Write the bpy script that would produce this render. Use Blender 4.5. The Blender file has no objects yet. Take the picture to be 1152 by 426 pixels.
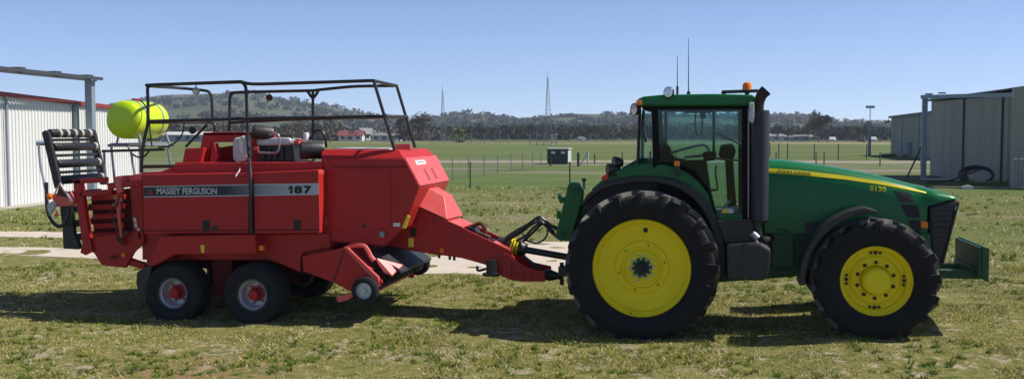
import bpy, bmesh, math, random
import numpy as np
from mathutils import Vector, Matrix
random.seed(7); rng = np.random.default_rng(7)
S = bpy.context.scene
COL = S.collection
R = math.radians
# ------------------------------------------------------------------ camera, world, sun, exposure
CAM = Vector((0, 0, 2.64)); YAW = R(10.8); PITCH = R(3.22); F = 1120.0
cd = bpy.data.cameras.new("camera"); cd.sensor_width = 36; cd.lens = 36*F/1152
cd.clip_start = .1; cd.clip_end = 12000
cam = bpy.data.objects.new("camera", cd); COL.objects.link(cam)
cam.location = CAM; cam.rotation_euler = (R(90)-PITCH, 0, YAW); S.camera = cam
SUN = Vector((.77, .17, .98)).normalized()
EL = math.asin(SUN.z); AZ = math.atan2(SUN.x, SUN.y)
w = bpy.data.worlds.new("World"); S.world = w; w.use_nodes = True
nt = w.node_tree; bg = nt.nodes['Background']
sky = nt.nodes.new('ShaderNodeTexSky'); sky.sky_type = 'NISHITA'; sky.sun_disc = False
sky.sun_elevation = EL; sky.sun_rotation = AZ; sky.air_density = .42; sky.dust_density = .25; sky.ozone_density = 4
sky.altitude = 200
wb = nt.nodes.new('ShaderNodeMix'); wb.data_type = 'RGBA'; wb.blend_type = 'MULTIPLY'; wb.inputs[0].default_value = 1; wb.inputs[7].default_value = (1.04, .975, .965, 1)
nt.links.new(sky.outputs[0], wb.inputs[6]); nt.links.new(wb.outputs[2], bg.inputs[0]); bg.inputs[1].default_value = .140
sl = bpy.data.lights.new("sun", 'SUN'); sl.energy = 5.0; sl.angle = R(.5); sl.color = (1, .95, .87)
so = bpy.data.objects.new("sun", sl); COL.objects.link(so); so.rotation_euler = SUN.to_track_quat('Z', 'Y').to_euler()
S.view_settings.view_transform = 'Standard'; S.view_settings.look = 'None'
S.view_settings.exposure = 0.36; S.view_settings.gamma = 1

# ------------------------------------------------------------------ measuring: photo pixel (1152 wide) -> world point on the plane y=Y
CR = cam.rotation_euler.to_matrix()
def ray(px, py): return CR @ Vector(((px-576)/F, -(py-213)/F, -1))
def P(px, py, Y):
    d = ray(px, py); t = Y/d.y; return CAM + d*t
def G(px, py, z=0.):
    d = ray(px, py); t = (z-CAM.z)/d.z; return CAM + d*t
def D(px, py, dist):
    d = ray(px, py); t = dist/math.hypot(d.x, d.y); return CAM + d*t

# ------------------------------------------------------------------ numpy value noise + ground height
_T = rng.random((256, 256))
def vnoise(x, y):
    x = np.asarray(x, float); y = np.asarray(y, float)
    xi = np.floor(x).astype(int); yi = np.floor(y).astype(int); fx = x-xi; fy = y-yi
    fx = fx*fx*(3-2*fx); fy = fy*fy*(3-2*fy)
    a = _T[xi % 256, yi % 256]; b = _T[(xi+1) % 256, yi % 256]; c = _T[xi % 256, (yi+1) % 256]; d = _T[(xi+1) % 256, (yi+1) % 256]
    return (a*(1-fx)+b*fx)*(1-fy)+(c*(1-fx)+d*fx)*fy
def sstep(a, b, x): t = np.clip((np.asarray(x, float)-a)/(b-a), 0, 1); return t*t*(3-2*t)
def gz(x, y):
    x = np.asarray(x, float); y = np.asarray(y, float)
    near = 1-sstep(30, 60, y)
    h = ((vnoise(x*.9+9, y*.9)-.5)*.035+(vnoise(x*3, y*3+5)-.5)*.02)*near
    h = h + .085*sstep(.6, 2.0, x)*sstep(10.5, 12.2, y)*(1-sstep(15, 20, y))
    h = h + .02*sstep(-7, -4, x)*(1-sstep(-3.5, -1.8, x))*sstep(11, 12.5, y)*(1-sstep(15, 20, y))
    h = h + (.05*np.clip(y-12.9, -5.5, 2.6)*(1-sstep(15.8, 18.6, y)))*sstep(7, 9.5, y)
    return h

# ------------------------------------------------------------------ materials
def mat(name, col, rough=.5, metal=0., dirt=0., dirtcol=(.16, .12, .08), scale=4., spec=.5, bump=0., var=.0, coat=0., bscale=None):
    m = bpy.data.materials.new(name); m.use_nodes = True; t = m.node_tree; b = t.nodes['Principled BSDF']
    b.inputs['Roughness'].default_value = rough; b.inputs['Metallic'].default_value = metal
    b.inputs['Specular IOR Level'].default_value = spec; b.inputs['Coat Weight'].default_value = coat
    b.inputs['Coat Roughness'].default_value = .12
    tc = t.nodes.new('ShaderNodeNewGeometry')
    n = t.nodes.new('ShaderNodeTexNoise'); n.inputs['Scale'].default_value = scale; n.inputs['Detail'].default_value = 6
    n.inputs['Roughness'].default_value = .65
    t.links.new(tc.outputs['Position'], n.inputs['Vector'])
    mx = t.nodes.new('ShaderNodeMix'); mx.data_type = 'RGBA'
    c = list(col)+[1]
    mx.inputs[6].default_value = [max(0, v*(1-var)) for v in col]+[1]; mx.inputs[7].default_value = [min(1, v*(1+var)) for v in col]+[1]
    t.links.new(n.outputs[0], mx.inputs[0])
    out = mx.outputs[2]
    if dirt > 0:
        n2 = t.nodes.new('ShaderNodeTexNoise'); n2.inputs['Scale'].default_value = scale*2.3; n2.inputs['Detail'].default_value = 8
        n2.inputs['Roughness'].default_value = .7
        t.links.new(tc.outputs['Position'], n2.inputs['Vector'])
        rp = t.nodes.new('ShaderNodeMapRange'); rp.inputs[1].default_value = .42; rp.inputs[2].default_value = .75
        rp.inputs[3].default_value = 0; rp.inputs[4].default_value = dirt; t.links.new(n2.outputs[0], rp.inputs[0])
        m2 = t.nodes.new('ShaderNodeMix'); m2.data_type = 'RGBA'; m2.inputs[7].default_value = list(dirtcol)+[1]
        t.links.new(rp.outputs[0], m2.inputs[0]); t.links.new(out, m2.inputs[6]); out = m2.outputs[2]
        r2 = t.nodes.new('ShaderNodeMath'); r2.operation = 'MULTIPLY_ADD'; r2.inputs[1].default_value = .35; r2.inputs[2].default_value = rough
        t.links.new(rp.outputs[0], r2.inputs[0]); t.links.new(r2.outputs[0], b.inputs['Roughness'])
    t.links.new(out, b.inputs['Base Color'])
    if bump > 0:
        n3 = t.nodes.new('ShaderNodeTexNoise'); n3.inputs['Scale'].default_value = bscale or scale*6; n3.inputs['Detail'].default_value = 5
        t.links.new(tc.outputs['Position'], n3.inputs['Vector'])
        bp = t.nodes.new('ShaderNodeBump'); bp.inputs['Strength'].default_value = bump; bp.inputs['Distance'].default_value = .02
        t.links.new(n3.outputs[0], bp.inputs['Height']); t.links.new(bp.outputs[0], b.inputs['Normal'])
    return m
M = {}
M['red'] = mat('red_paint', (.43, .019, .017), .45, spec=.3, dirt=.25, dirtcol=(.22, .04, .035), scale=1.6, var=.12, bump=.08, bscale=3)
M['dkframe'] = mat('dark_red_frame', (.10, .015, .014), .8, dirt=.6, dirtcol=(.04, .03, .025), scale=3, spec=.2)  # very dark red with random darker blotches
M['red_sunlit'] = mat('sunlit_red_paint', (.66, .085, .075), .38, dirt=.35, dirtcol=(.62, .22, .18), scale=2.5, var=.08)  # lighter copy of the red with sunlight painted in, for sun-facing parts
M['green'] = mat('green_paint', (.002, .125, .030), .32, dirt=.12, dirtcol=(.03, .08, .035), scale=1.8, var=.08, coat=.14, spec=.28)
M['dkgreen'] = mat('green_chassis_paint', (.004, .070, .022), .5, dirt=.5, dirtcol=(.06, .07, .04), scale=4, var=.1)
M['yellow'] = mat('yellow_paint', (.86, .68, .006), .5, spec=.3, dirt=.22, dirtcol=(.5, .38, .03), scale=2.2, var=.05)
M['yellow2'] = mat('yellow_decal', (.62, .52, .02), .45, spec=.2)
M['tyre_tread'] = mat('dusty_tread_rubber', (.12, .113, .10), .9, spec=.2, dirt=.7, dirtcol=(.20, .185, .16), scale=5, var=.2, bump=.2)
M['tyre'] = mat('tyre_rubber', (.010, .010, .012), .75, spec=.25, dirt=.5, dirtcol=(.04, .038, .035), scale=3, var=.2, bump=.2)
M['tyre2'] = mat('trailer_tyre_rubber', (.017, .017, .019), .8, spec=.25, dirt=.5, dirtcol=(.05, .047, .044), scale=4, var=.2)
M['black'] = mat('black_paint', (.012, .012, .014), .4, dirt=.4, dirtcol=(.06, .055, .05), scale=5)
M['plastic'] = mat('black_plastic', (.013, .013, .015), .45, dirt=.4, dirtcol=(.07, .065, .06), scale=3)
M['steel'] = mat('galvanised_steel', (.32, .34, .36), .45, metal=.7, dirt=.3, dirtcol=(.2, .2, .2), scale=5)
M['steelp'] = mat('grey_steel', (.24, .29, .34), .5, metal=.2, dirt=.4, dirtcol=(.16, .18, .2), scale=2)
M['silver'] = mat('silver_rim', (.52, .54, .57), .4, metal=.35, dirt=.4, dirtcol=(.3, .28, .25), scale=8)
M['exhaust'] = mat('exhaust_black', (.016, .019, .025), .5, dirt=.4, dirtcol=(.035, .04, .05), scale=4)
M['rust'] = mat('rusty_pipe', (.10, .035, .02), .8, dirt=.5, dirtcol=(.03, .02, .02), scale=12)
M['tip'] = mat('burnt_steel', (.022, .014, .010), .7, dirt=.7, dirtcol=(.09, .035, .02), scale=9)
M['tank'] = mat('lime_tank', (.52, .74, .010), .35, dirt=.2, dirtcol=(.4, .52, .03), scale=3, var=.04)
M['orange'] = mat('orange_lens', (.85, .20, .01), .25)
M['redlens'] = mat('red_lens', (.6, .01, .01), .25)
M['white'] = mat('white_paint', (.72, .72, .70), .5, dirt=.4, dirtcol=(.45, .42, .38), scale=4)
M['offwhite'] = mat('dull_white', (.50, .52, .50), .5, dirt=.5, dirtcol=(.3, .3, .27), scale=9)
M['decalsilver'] = mat('silver_decal', (.50, .52, .56), .4)
M['lampglass'] = mat('lamp_glass', (.5, .52, .52), .12, metal=.5)
M['hose'] = mat('rubber_hose', (.014, .016, .022), .4)
M['wood'] = mat('grey_timber', (.10, .09, .075), .9, scale=3, var=.3)
M['bark'] = mat('bark', (.11, .09, .07), .9, scale=1, var=.3)
M['picket'] = mat('dark_picket', (.02, .02, .02), .8)
M['gwire'] = mat('fence_wire', (.20, .21, .22), .5, metal=.3)
M['roller'] = mat('black_roller', (.010, .011, .013), .38, dirt=.3, dirtcol=(.06, .06, .06), scale=6)
M['whitetape'] = mat('worn_white', (.42, .40, .37), .6, dirt=.5, dirtcol=(.1, .09, .09), scale=20)
M['seat'] = mat('seat_fabric', (.015, .016, .018), .8)
M['yellowstick'] = mat('warning_sticker', (.75, .62, .03), .4)
M['concrete'] = mat('concrete', (.36, .33, .28), .9, dirt=.4, dirtcol=(.28, .25, .2), scale=2)
M['taupe'] = mat('taupe_cladding', (.30, .272, .235), .6, dirt=.25, dirtcol=(.23, .21, .19), scale=.8)
M['beige'] = mat('beige_cladding', (.30, .285, .25), .6, dirt=.25, dirtcol=(.18, .165, .14), scale=.8)
M['cream'] = mat('white_cladding', (.66, .66, .64), .5, dirt=.25, dirtcol=(.52, .50, .46), scale=.9)
M['fascia'] = mat('dark_red_fascia', (.26, .030, .028), .5, dirt=.2, dirtcol=(.2, .05, .04), scale=1)
M['dkroof'] = mat('dark_roof_trim', (.05, .055, .065), .5)
M['roofgrey'] = mat('grey_iron_roof', (.18, .185, .19), .5, scale=.5, var=.1)
M['roofred'] = mat('red_iron_roof', (.17, .045, .045), .6, scale=.5, var=.1)
M['dkgrn_box'] = mat('dark_green_cabinet', (.010, .028, .020), .5, dirt=.2, dirtcol=(.03, .04, .03), scale=2)
def mglass(name, tint, gl=.015):
    m = bpy.data.materials.new(name); m.use_nodes = True; t = m.node_tree; t.nodes.clear()
    o = t.nodes.new('ShaderNodeOutputMaterial'); tr = t.nodes.new('ShaderNodeBsdfTransparent'); tr.inputs[0].default_value = tint+(1,)
    g = t.nodes.new('ShaderNodeBsdfGlossy'); g.inputs['Roughness'].default_value = .03
    lw = t.nodes.new('ShaderNodeLayerWeight'); lw.inputs[0].default_value = .25
    a = t.nodes.new('ShaderNodeMath'); a.operation = 'MULTIPLY_ADD'; a.inputs[1].default_value = .35; a.inputs[2].default_value = gl
    mx = t.nodes.new('ShaderNodeMixShader'); t.links.new(lw.outputs['Fresnel'], a.inputs[0]); t.links.new(a.outputs[0], mx.inputs[0])
    t.links.new(tr.outputs[0], mx.inputs[1]); t.links.new(g.outputs[0], mx.inputs[2]); t.links.new(mx.outputs[0], o.inputs[0]); return m
M['glass'] = mglass('cab_glass', (.74, .87, .87))
M['interior'] = mat('black_interior', (.006, .006, .007), .8, spec=.2)
def mleaf(name, a, b, sc=.08):
    m = bpy.data.materials.new(name); m.use_nodes = True; t = m.node_tree; p = t.nodes['Principled BSDF']
    p.inputs['Roughness'].default_value = .7; p.inputs['Specular IOR Level'].default_value = .2
    g = t.nodes.new('ShaderNodeNewGeometry'); oi = t.nodes.new('ShaderNodeObjectInfo')
    n = t.nodes.new('ShaderNodeTexNoise'); n.inputs['Scale'].default_value = sc; n.inputs['Detail'].default_value = 5
    t.links.new(g.outputs['Position'], n.inputs['Vector'])
    ad = t.nodes.new('ShaderNodeMath'); ad.operation = 'ADD'; m1 = t.nodes.new('ShaderNodeMath'); m1.operation = 'MULTIPLY'; m1.inputs[1].default_value = .5
    t.links.new(g.outputs['Random Per Island'], m1.inputs[0]); t.links.new(m1.outputs[0], ad.inputs[0]); t.links.new(n.outputs[0], ad.inputs[1])
    mr = t.nodes.new('ShaderNodeMapRange'); mr.inputs[1].default_value = .3; mr.inputs[2].default_value = 1.1; t.links.new(ad.outputs[0], mr.inputs[0])
    mx = t.nodes.new('ShaderNodeMix'); mx.data_type = 'RGBA'; mx.inputs[6].default_value = a+(1,); mx.inputs[7].default_value = b+(1,)
    t.links.new(mr.outputs[0], mx.inputs[0]); t.links.new(mx.outputs[2], p.inputs['Base Color']); return m
M['leaf'] = mleaf('gum_leaves', (.018, .024, .014), (.062, .066, .040))
M['leaf2'] = mleaf('bush_leaves', (.05, .08, .02), (.13, .17, .045))
M['leafhill'] = mleaf('hill_scrub', (.022, .030, .024), (.046, .056, .040), .01)
M['leafbare'] = mleaf('bare_branches', (.050, .042, .034), (.115, .095, .070))

def ramp(t, fac, stops):
    r = t.nodes.new('ShaderNodeValToRGB'); r.color_ramp.elements.remove(r.color_ramp.elements[1])
    r.color_ramp.elements[0].position = stops[0][0]; r.color_ramp.elements[0].color = stops[0][1]+(1,)
    for p, c in stops[1:]:
        e = r.color_ramp.elements.new(p); e.color = c+(1,)
    t.links.new(fac, r.inputs[0]); return r.outputs[0]
def noise(t, vec, scale, detail=5, rough=.6, off=(0, 0, 0), stretch=None):
    n = t.nodes.new('ShaderNodeTexNoise'); n.inputs['Scale'].default_value = scale; n.inputs['Detail'].default_value = detail; n.inputs['Roughness'].default_value = rough
    mp = t.nodes.new('ShaderNodeMapping'); mp.inputs['Location'].default_value = off
    if stretch: mp.inputs['Scale'].default_value = stretch
    t.links.new(vec, mp.inputs[0]); t.links.new(mp.outputs[0], n.inputs['Vector']); return n.outputs[0]
def mixc(t, fac, a, b):
    m = t.nodes.new('ShaderNodeMix'); m.data_type = 'RGBA'
    for i, v in ((6, a), (7, b)):
        if isinstance(v, tuple): m.inputs[i].default_value = v+(1,)
        else: t.links.new(v, m.inputs[i])
    if isinstance(fac, float): m.inputs[0].default_value = fac
    else: t.links.new(fac, m.inputs[0])
    return m.outputs[2]
def mrange(t, v, a, b, c=0., d=1.):
    m = t.nodes.new('ShaderNodeMapRange'); m.inputs[1].default_value = a; m.inputs[2].default_value = b; m.inputs[3].default_value = c; m.inputs[4].default_value = d
    t.links.new(v, m.inputs[0]); return m.outputs[0]
def mth(t, op, a, b):
    m = t.nodes.new('ShaderNodeMath'); m.operation = op
    for i, v in ((0, a), (1, b)):
        if isinstance(v, (int, float)): m.inputs[i].default_value = v
        else: t.links.new(v, m.inputs[i])
    return m.outputs[0]
GREENA = (.065, .105, .020); GREENB = (.17, .19, .045); STRAW = (.36, .31, .18); BARE = (.30, .235, .17)
def ground_mat():
    m = bpy.data.materials.new('turf_ground'); m.use_nodes = True; t = m.node_tree; p = t.nodes['Principled BSDF']
    p.inputs['Roughness'].default_value = .95; p.inputs['Specular IOR Level'].default_value = .1
    g = t.nodes.new('ShaderNodeNewGeometry'); pos = g.outputs['Position']
    sx = t.nodes.new('ShaderNodeSeparateXYZ'); t.links.new(pos, sx.inputs[0])
    # near lawn: green / straw / bare
    n1 = noise(t, pos, 1.5, 8, .75); n2 = noise(t, pos, 7, 6, .7, (3, 1, 0)); n3 = noise(t, pos, .28, 4, .6, (20, 3, 0), (1, .5, 1))
    gr = mixc(t, mrange(t, n2, .35, .65), (.095, .105, .024), (.235, .205, .075))
    c = mixc(t, mrange(t, mth(t, 'ADD', mth(t, 'MULTIPLY', n1, .6), mth(t, 'MULTIPLY', n2, .4)), .53, .60), gr, (.36, .30, .23))
    # dark clumps
    c = mixc(t, mrange(t, noise(t, pos, 4.5, 3, .5, (7, 7, 0), (.7, 1.3, 1)), .60, .68, 0., .7), c, (.045, .085, .015))
    # mid paddock with bare streaks
    ns = noise(t, pos, .16, 8, .72, (5, 0, 0), (.6, 1.6, 1))
    mid = mixc(t, mrange(t, ns, .38, .60), (.100, .125, .034), (.175, .170, .072))
    mid = mixc(t, mrange(t, ns, .53, .60), mid, (.23, .20, .135))
    mid = mixc(t, mrange(t, noise(t, pos, 2.5, 6, .75), .3, .7, 0., .5), mid, (.075, .10, .025))
    c = mixc(t, mrange(t, sx.outputs[1], 19, 27), c, mid)
    # green strip, crop field, far field
    f1 = mixc(t, mrange(t, noise(t, pos, .5, 6, .7), .3, .7), (.070, .112, .028), (.115, .145, .048))
    c = mixc(t, mrange(t, mth(t, 'ADD', sx.outputs[1], mth(t, 'MULTIPLY', ns, 8)), 46, 52), c, f1)
    c = mixc(t, mth(t, 'MULTIPLY', mrange(t, noise(t, pos, .12, 7, .75, (1, 4, 0), (.35, 1.5, 1)), .50, .58), mrange(t, sx.outputs[1], 56, 62)), c, (.20, .175, .14))
    f2 = mixc(t, mrange(t, noise(t, pos, .05, 6, .7, (0, 0, 0), (.3, 1, 1)), .3, .7), (.085, .120, .036), (.115, .138, .046))
    c = mixc(t, mrange(t, sx.outputs[1], 98, 104), c, f2)
    f3 = mixc(t, mrange(t, noise(t, pos, .03, 6, .7, (0, 0, 0), (.15, 1, 1)), .4, .6), (.10, .125, .045), (.27, .22, .12))
    c = mixc(t, mrange(t, sx.outputs[1], 235, 262), c, f3)
    f4 = mixc(t, mrange(t, noise(t, pos, .02, 6, .7), .4, .6), (.06, .075, .03), (.10, .12, .05))
    c = mixc(t, mrange(t, sx.outputs[1], 300, 330), c, f4)
    # reddish bare earth patch in the foreground lawn
    v = t.nodes.new('ShaderNodeVectorMath'); v.operation = 'DISTANCE'
    q = G(205, 418); v.inputs[1].default_value = (q.x, q.y, 0); t.links.new(pos, v.inputs[0])
    rb = mth(t, 'MULTIPLY', mrange(t, v.outputs['Value'], .3, 1.5, 1., 0.), mrange(t, n2, .45, .6))
    c = mixc(t, rb, c, (.26, .13, .085))
    t.links.new(c, p.inputs['Base Color'])
    b = t.nodes.new('ShaderNodeBump'); b.inputs['Strength'].default_value = .6; b.inputs['Distance'].default_value = .05
    t.links.new(noise(t, pos, 18, 6, .7), b.inputs['Height']); t.links.new(b.outputs[0], p.inputs['Normal']); return m
def grass_mat():
    m = bpy.data.materials.new('grass_blades'); m.use_nodes = True; t = m.node_tree; p = t.nodes['Principled BSDF']
    p.inputs['Roughness'].default_value = .75; p.inputs['Specular IOR Level'].default_value = .2
    g = t.nodes.new('ShaderNodeNewGeometry'); pos = g.outputs['Position']
    at = t.nodes.new('ShaderNodeAttribute'); at.attribute_name = 'rnd'
    dr = t.nodes.new('ShaderNodeAttribute'); dr.attribute_name = 'dry'
    a = mixc(t, mrange(t, noise(t, pos, 1.3, 4, .6), .35, .65), (.150, .195, .020), (.44, .40, .068))
    a = mixc(t, mrange(t, noise(t, pos, 4.5, 3, .5, (7, 7, 0), (.7, 1.3, 1)), .58, .66, 0., .75), a, (.050, .105, .012))
    a = mixc(t, mrange(t, at.outputs['Fac'], 0, 1, 0., .75), a, (.30, .29, .07))
    tf = t.nodes.new('ShaderNodeAttribute'); tf.attribute_name = 'tuft'; a = mixc(t, tf.outputs['Fac'], a, (.065, .140, .012))
    a = mixc(t, dr.outputs['Fac'], a, (.60, .50, .35))
    t.links.new(a, p.inputs['Base Color'])
    tl = t.nodes.new('ShaderNodeBsdfTranslucent'); t.links.new(a, tl.inputs[0])
    mx = t.nodes.new('ShaderNodeMixShader'); mx.inputs[0].default_value = .2
    t.links.new(p.outputs[0], mx.inputs[1]); t.links.new(tl.outputs[0], mx.inputs[2]); t.links.new(mx.outputs[0], t.nodes['Material Output'].inputs[0])
    return m
def path_mat():
    m = mat('pale_gravel', (.50, .435, .36), .95, scale=1.2, var=.1, dirt=.5, dirtcol=(.38, .32, .26), bump=.3, spec=.15); return m
M['ground'] = ground_mat(); M['grass'] = grass_mat(); M['path'] = path_mat()
M['track'] = mat('gravel_track', (.27, .235, .18), .95, scale=.3, var=.2, dirt=.5, dirtcol=(.15, .15, .08), spec=.1)
def hill_mat():
    m = bpy.data.materials.new('hill_pasture'); m.use_nodes = True; t = m.node_tree; p = t.nodes['Principled BSDF']; p.inputs['Roughness'].default_value = 1
    p.inputs['Specular IOR Level'].default_value = .1
    g = t.nodes.new('ShaderNodeNewGeometry'); pos = g.outputs['Position']
    c = mixc(t, mrange(t, noise(t, pos, .006, 8, .7), .42, .58), (.050, .055, .036), (.090, .100, .062))
    c = mixc(t, mrange(t, noise(t, pos, .03, 6, .8, (9, 2, 1)), .45, .7), c, (.06, .07, .03))
    t.links.new(c, p.inputs['Base Color']); return m
M['hill'] = hill_mat()
def stripe_mat():
    m = bpy.data.materials.new('side_decal'); m.use_nodes = True; t = m.node_tree; p = t.nodes['Principled BSDF']; p.inputs['Roughness'].default_value = .4
    g = t.nodes.new('ShaderNodeNewGeometry'); s = t.nodes.new('ShaderNodeSeparateXYZ'); t.links.new(g.outputs['Position'], s.inputs[0])
    a = P(255, 213, 12.86).x; b = P(330, 213, 12.86).x
    t.links.new(mixc(t, mrange(t, s.outputs[0], a, b), (.012, .013, .018), (.40, .43, .48)), p.inputs['Base Color']); return m
M['stripe'] = stripe_mat()

# ------------------------------------------------------------------ mesh builder
class MB:
    def __init__(s): s.v = []; s.f = []; s.mi = []; s.cur = 0; s.pc = []
    def add(s, vs, fs):
        o = len(s.v); s.pc.append((o, len(s.f))); s.v += [tuple(v) for v in vs]; s.f += [tuple(i+o for i in f) for f in fs]; s.mi += [s.cur]*len(fs); return s
    def box(s, a, b):
        x0, y0, z0 = [min(a[i], b[i]) for i in range(3)]; x1, y1, z1 = [max(a[i], b[i]) for i in range(3)]
        return s.add([(x0, y0, z0), (x1, y0, z0), (x1, y1, z0), (x0, y1, z0), (x0, y0, z1), (x1, y0, z1), (x1, y1, z1), (x0, y1, z1)],
                     [(0, 3, 2, 1), (4, 5, 6, 7), (0, 1, 5, 4), (1, 2, 6, 5), (2, 3, 7, 6), (3, 0, 4, 7)])
    def prism(s, pts, Y0, Y1):            # pts world (x,z), clockwise or not; extruded in y
        n = len(pts); ar = sum(pts[i][0]*pts[(i+1) % n][1]-pts[(i+1) % n][0]*pts[i][1] for i in range(n))
        if ar < 0: pts = pts[::-1]
        vs = [(x, Y0, z) for x, z in pts]+[(x, Y1, z) for x, z in pts]
        fs = [tuple(range(n)), tuple(range(2*n-1, n-1, -1))]+[((i+1) % n, i, i+n, (i+1) % n+n) for i in range(n)]
        return s.add(vs, fs)
    def pp(s, px, Y0, Y1):                # outline measured in photo pixels on the plane y=Y0
        return s.prism([(P(a, b, Y0).x, P(a, b, Y0).z) for a, b in px], Y0, Y1)
    def tube(s, pts, r, n=8, closed=False):
        pts = [Vector(p) for p in pts]; m = len(pts); rings = []
        up = None
        for i, p in enumerate(pts):
            if closed: t = (pts[(i+1) % m]-pts[i-1])
            elif i == 0: t = pts[1]-p
            elif i == m-1: t = p-pts[-2]
            else: t = (pts[i+1]-p).normalized()+(p-pts[i-1]).normalized()
            t.normalize()
            if up is None: up = t.orthogonal().normalized()
            up = (up-t*up.dot(t))
            if up.length < 1e-4: up = t.orthogonal()
            up.normalize()
            bn = t.cross(up); rr = r[i] if isinstance(r, (list, tuple)) else r
            rings.append([p+(up*math.cos(2*math.pi*k/n)+bn*math.sin(2*math.pi*k/n))*rr for k in range(n)])
        vs = [v for rg in rings for v in rg]; fs = []
        for i in range(m if closed else m-1):
            j = (i+1) % m
            for k in range(n): fs.append((i*n+k, i*n+(k+1) % n, j*n+(k+1) % n, j*n+k))
        if not closed: fs += [tuple(range(n-1, -1, -1)), tuple(range((m-1)*n, m*n))]
        return s.add(vs, fs)
    def lathe(s, c, prof, n=64, axis='y', caps=True):
        vs = []; fs = []; m = len(prof)
        for k in range(n):
            a = 2*math.pi*k/n
            for r, d in prof:
                if axis == 'y': vs.append((c[0]+r*math.cos(a), c[1]+d, c[2]+r*math.sin(a)))
                elif axis == 'z': vs.append((c[0]+r*math.cos(a), c[1]+r*math.sin(a), c[2]+d))
                else: vs.append((c[0]+d, c[1]+r*math.cos(a), c[2]+r*math.sin(a)))
        for k in range(n):
            j = (k+1) % n
            for i in range(m-1): fs.append((k*m+i, j*m+i, j*m+i+1, k*m+i+1))
        if caps:
            if prof[0][0] > 1e-5: fs.append(tuple(k*m for k in range(n-1, -1, -1)))
            if prof[-1][0] > 1e-5: fs.append(tuple(k*m+m-1 for k in range(n)))
        return s.add(vs, fs)
    def split(s, name, mats, parent=None, **k):   # every piece becomes an object of its own
        out = []; q = s.pc+[(len(s.v), len(s.f))]
        for (a, fa), (b, fb) in zip(q[:-1], q[1:]):
            m = MB(); m.add(s.v[a:b], [tuple(i-a for i in f) for f in s.f[fa:fb]]); out.append(m.build(name, mats, parent, **k))
        return out
    def build(s, name, mats, parent=None, smooth=False, bevel=0., angle=35):
        me = bpy.data.meshes.new(name); me.from_pydata(s.v, [], s.f)
        if not isinstance(mats, (list, tuple)): mats = [mats]
        for m in mats: me.materials.append(m)
        if len(mats) > 1: me.polygons.foreach_set('material_index', s.mi)
        bm = bmesh.new(); bm.from_mesh(me); bmesh.ops.recalc_face_normals(bm, faces=bm.faces); bm.to_mesh(me); bm.free()
        if smooth:
            me.polygons.foreach_set('use_smooth', [True]*len(me.polygons)); me.set_sharp_from_angle(angle=R(angle))
        o = bpy.data.objects.new(name, me); COL.objects.link(o)
        if bevel > 0:
            b = o.modifiers.new('bevel', 'BEVEL'); b.width = bevel; b.segments = 2; b.limit_method = 'ANGLE'; b.angle_limit = R(35); b.harden_normals = False
        if parent is not None: par(o, parent)
        return o
def wm(o):
    m = Matrix.Translation(o.location) @ o.rotation_euler.to_matrix().to_4x4()
    return wm(o.parent) @ m if o.parent else m
def par(o, p):
    m = wm(p).inverted(); o.parent = p; loc, rot, _ = (m @ Matrix.Translation(o.location)).decompose(); o.location = loc; o.rotation_euler = rot.to_euler()
def empty(name, loc, label, cat, group=None):
    o = bpy.data.objects.new(name, None); o.empty_display_size = .2; COL.objects.link(o); o.location = loc; tag(o, label, cat, group); return o
def tag(o, label=None, cat=None, group=None, kind=None):
    if label: o['label'] = label
    if cat: o['category'] = cat
    if group: o['group'] = group
    if kind: o['kind'] = kind
    return o
def bez(pts, n=10):                       # Catmull-Rom through points
    pts = [Vector(p) for p in pts]; q = [pts[0]*2-pts[1]]+pts+[pts[-1]*2-pts[-2]]; out = []
    for i in range(1, len(q)-2):
        for k in range(n):
            t = k/n; out.append(.5*((2*q[i])+(q[i+1]-q[i-1])*t+(2*q[i-1]-5*q[i]+4*q[i+1]-q[i+2])*t*t+(3*q[i]-q[i-1]-3*q[i+1]+q[i+2])*t**3))
    return out+[pts[-1]]
def text(s, name, x0, x1, y0, y1, Y, m, parent, bold=.02, slope=0., depth=.002):
    cu = bpy.data.curves.new(name, 'FONT'); cu.body = s; cu.offset = bold; cu.extrude = .001; cu.resolution_u = 3
    o = bpy.data.objects.new(name, cu); COL.objects.link(o); bpy.context.view_layer.update()
    me = bpy.data.meshes.new_from_object(o.evaluated_get(bpy.context.evaluated_depsgraph_get())); bpy.data.objects.remove(o)
    a = P(x0, y1, Y); b = P(x1, y0, Y); co = np.array([v.co for v in me.vertices]); mn = co.min(0); mxx = co.max(0)
    for v in me.vertices:
        u = (v.co.x-mn[0])/(mxx[0]-mn[0]); h = (v.co.y-mn[1])/(mxx[1]-mn[1])
        v.co = (a.x+(b.x-a.x)*u, Y-(.002 if v.co.z > 0 else 0)-.001, a.z+(b.z-a.z)*h+slope*(b.x-a.x)*u)
    me.materials.clear(); me.materials.append(m); o = bpy.data.objects.new(name, me); COL.objects.link(o); par(o, parent); return o

# ------------------------------------------------------------------ ground
def axis(a, b, core0, core1, fine, coarse_n):
    c = list(np.arange(core0, core1, fine)); l = [core0-(core0-a)*(k/coarse_n)**2.2 for k in range(coarse_n, 0, -1)]; r = [core1+(b-core1)*(k/coarse_n)**2.2 for k in range(0, coarse_n+1)]
    return np.array(l+c+r)
xs = axis(-6000, 6000, -14, 14, .14, 40); ys = axis(-200, 9000, 6, 24, .14, 50)
X, Yg = np.meshgrid(xs, ys); Z = gz(X, Yg); nx, ny = len(xs), len(ys)
me = bpy.data.meshes.new('ground'); idx = np.arange(nx*ny).reshape(ny, nx)
q = np.stack([idx[:-1, :-1], idx[:-1, 1:], idx[1:, 1:], idx[1:, :-1]], -1).reshape(-1, 4)
me.from_pydata(np.stack([X, Yg, Z], -1).reshape(-1, 3).tolist(), [], q.tolist())
me.polygons.foreach_set('use_smooth', [True]*len(me.polygons)); me.materials.append(M['ground'])
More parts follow.
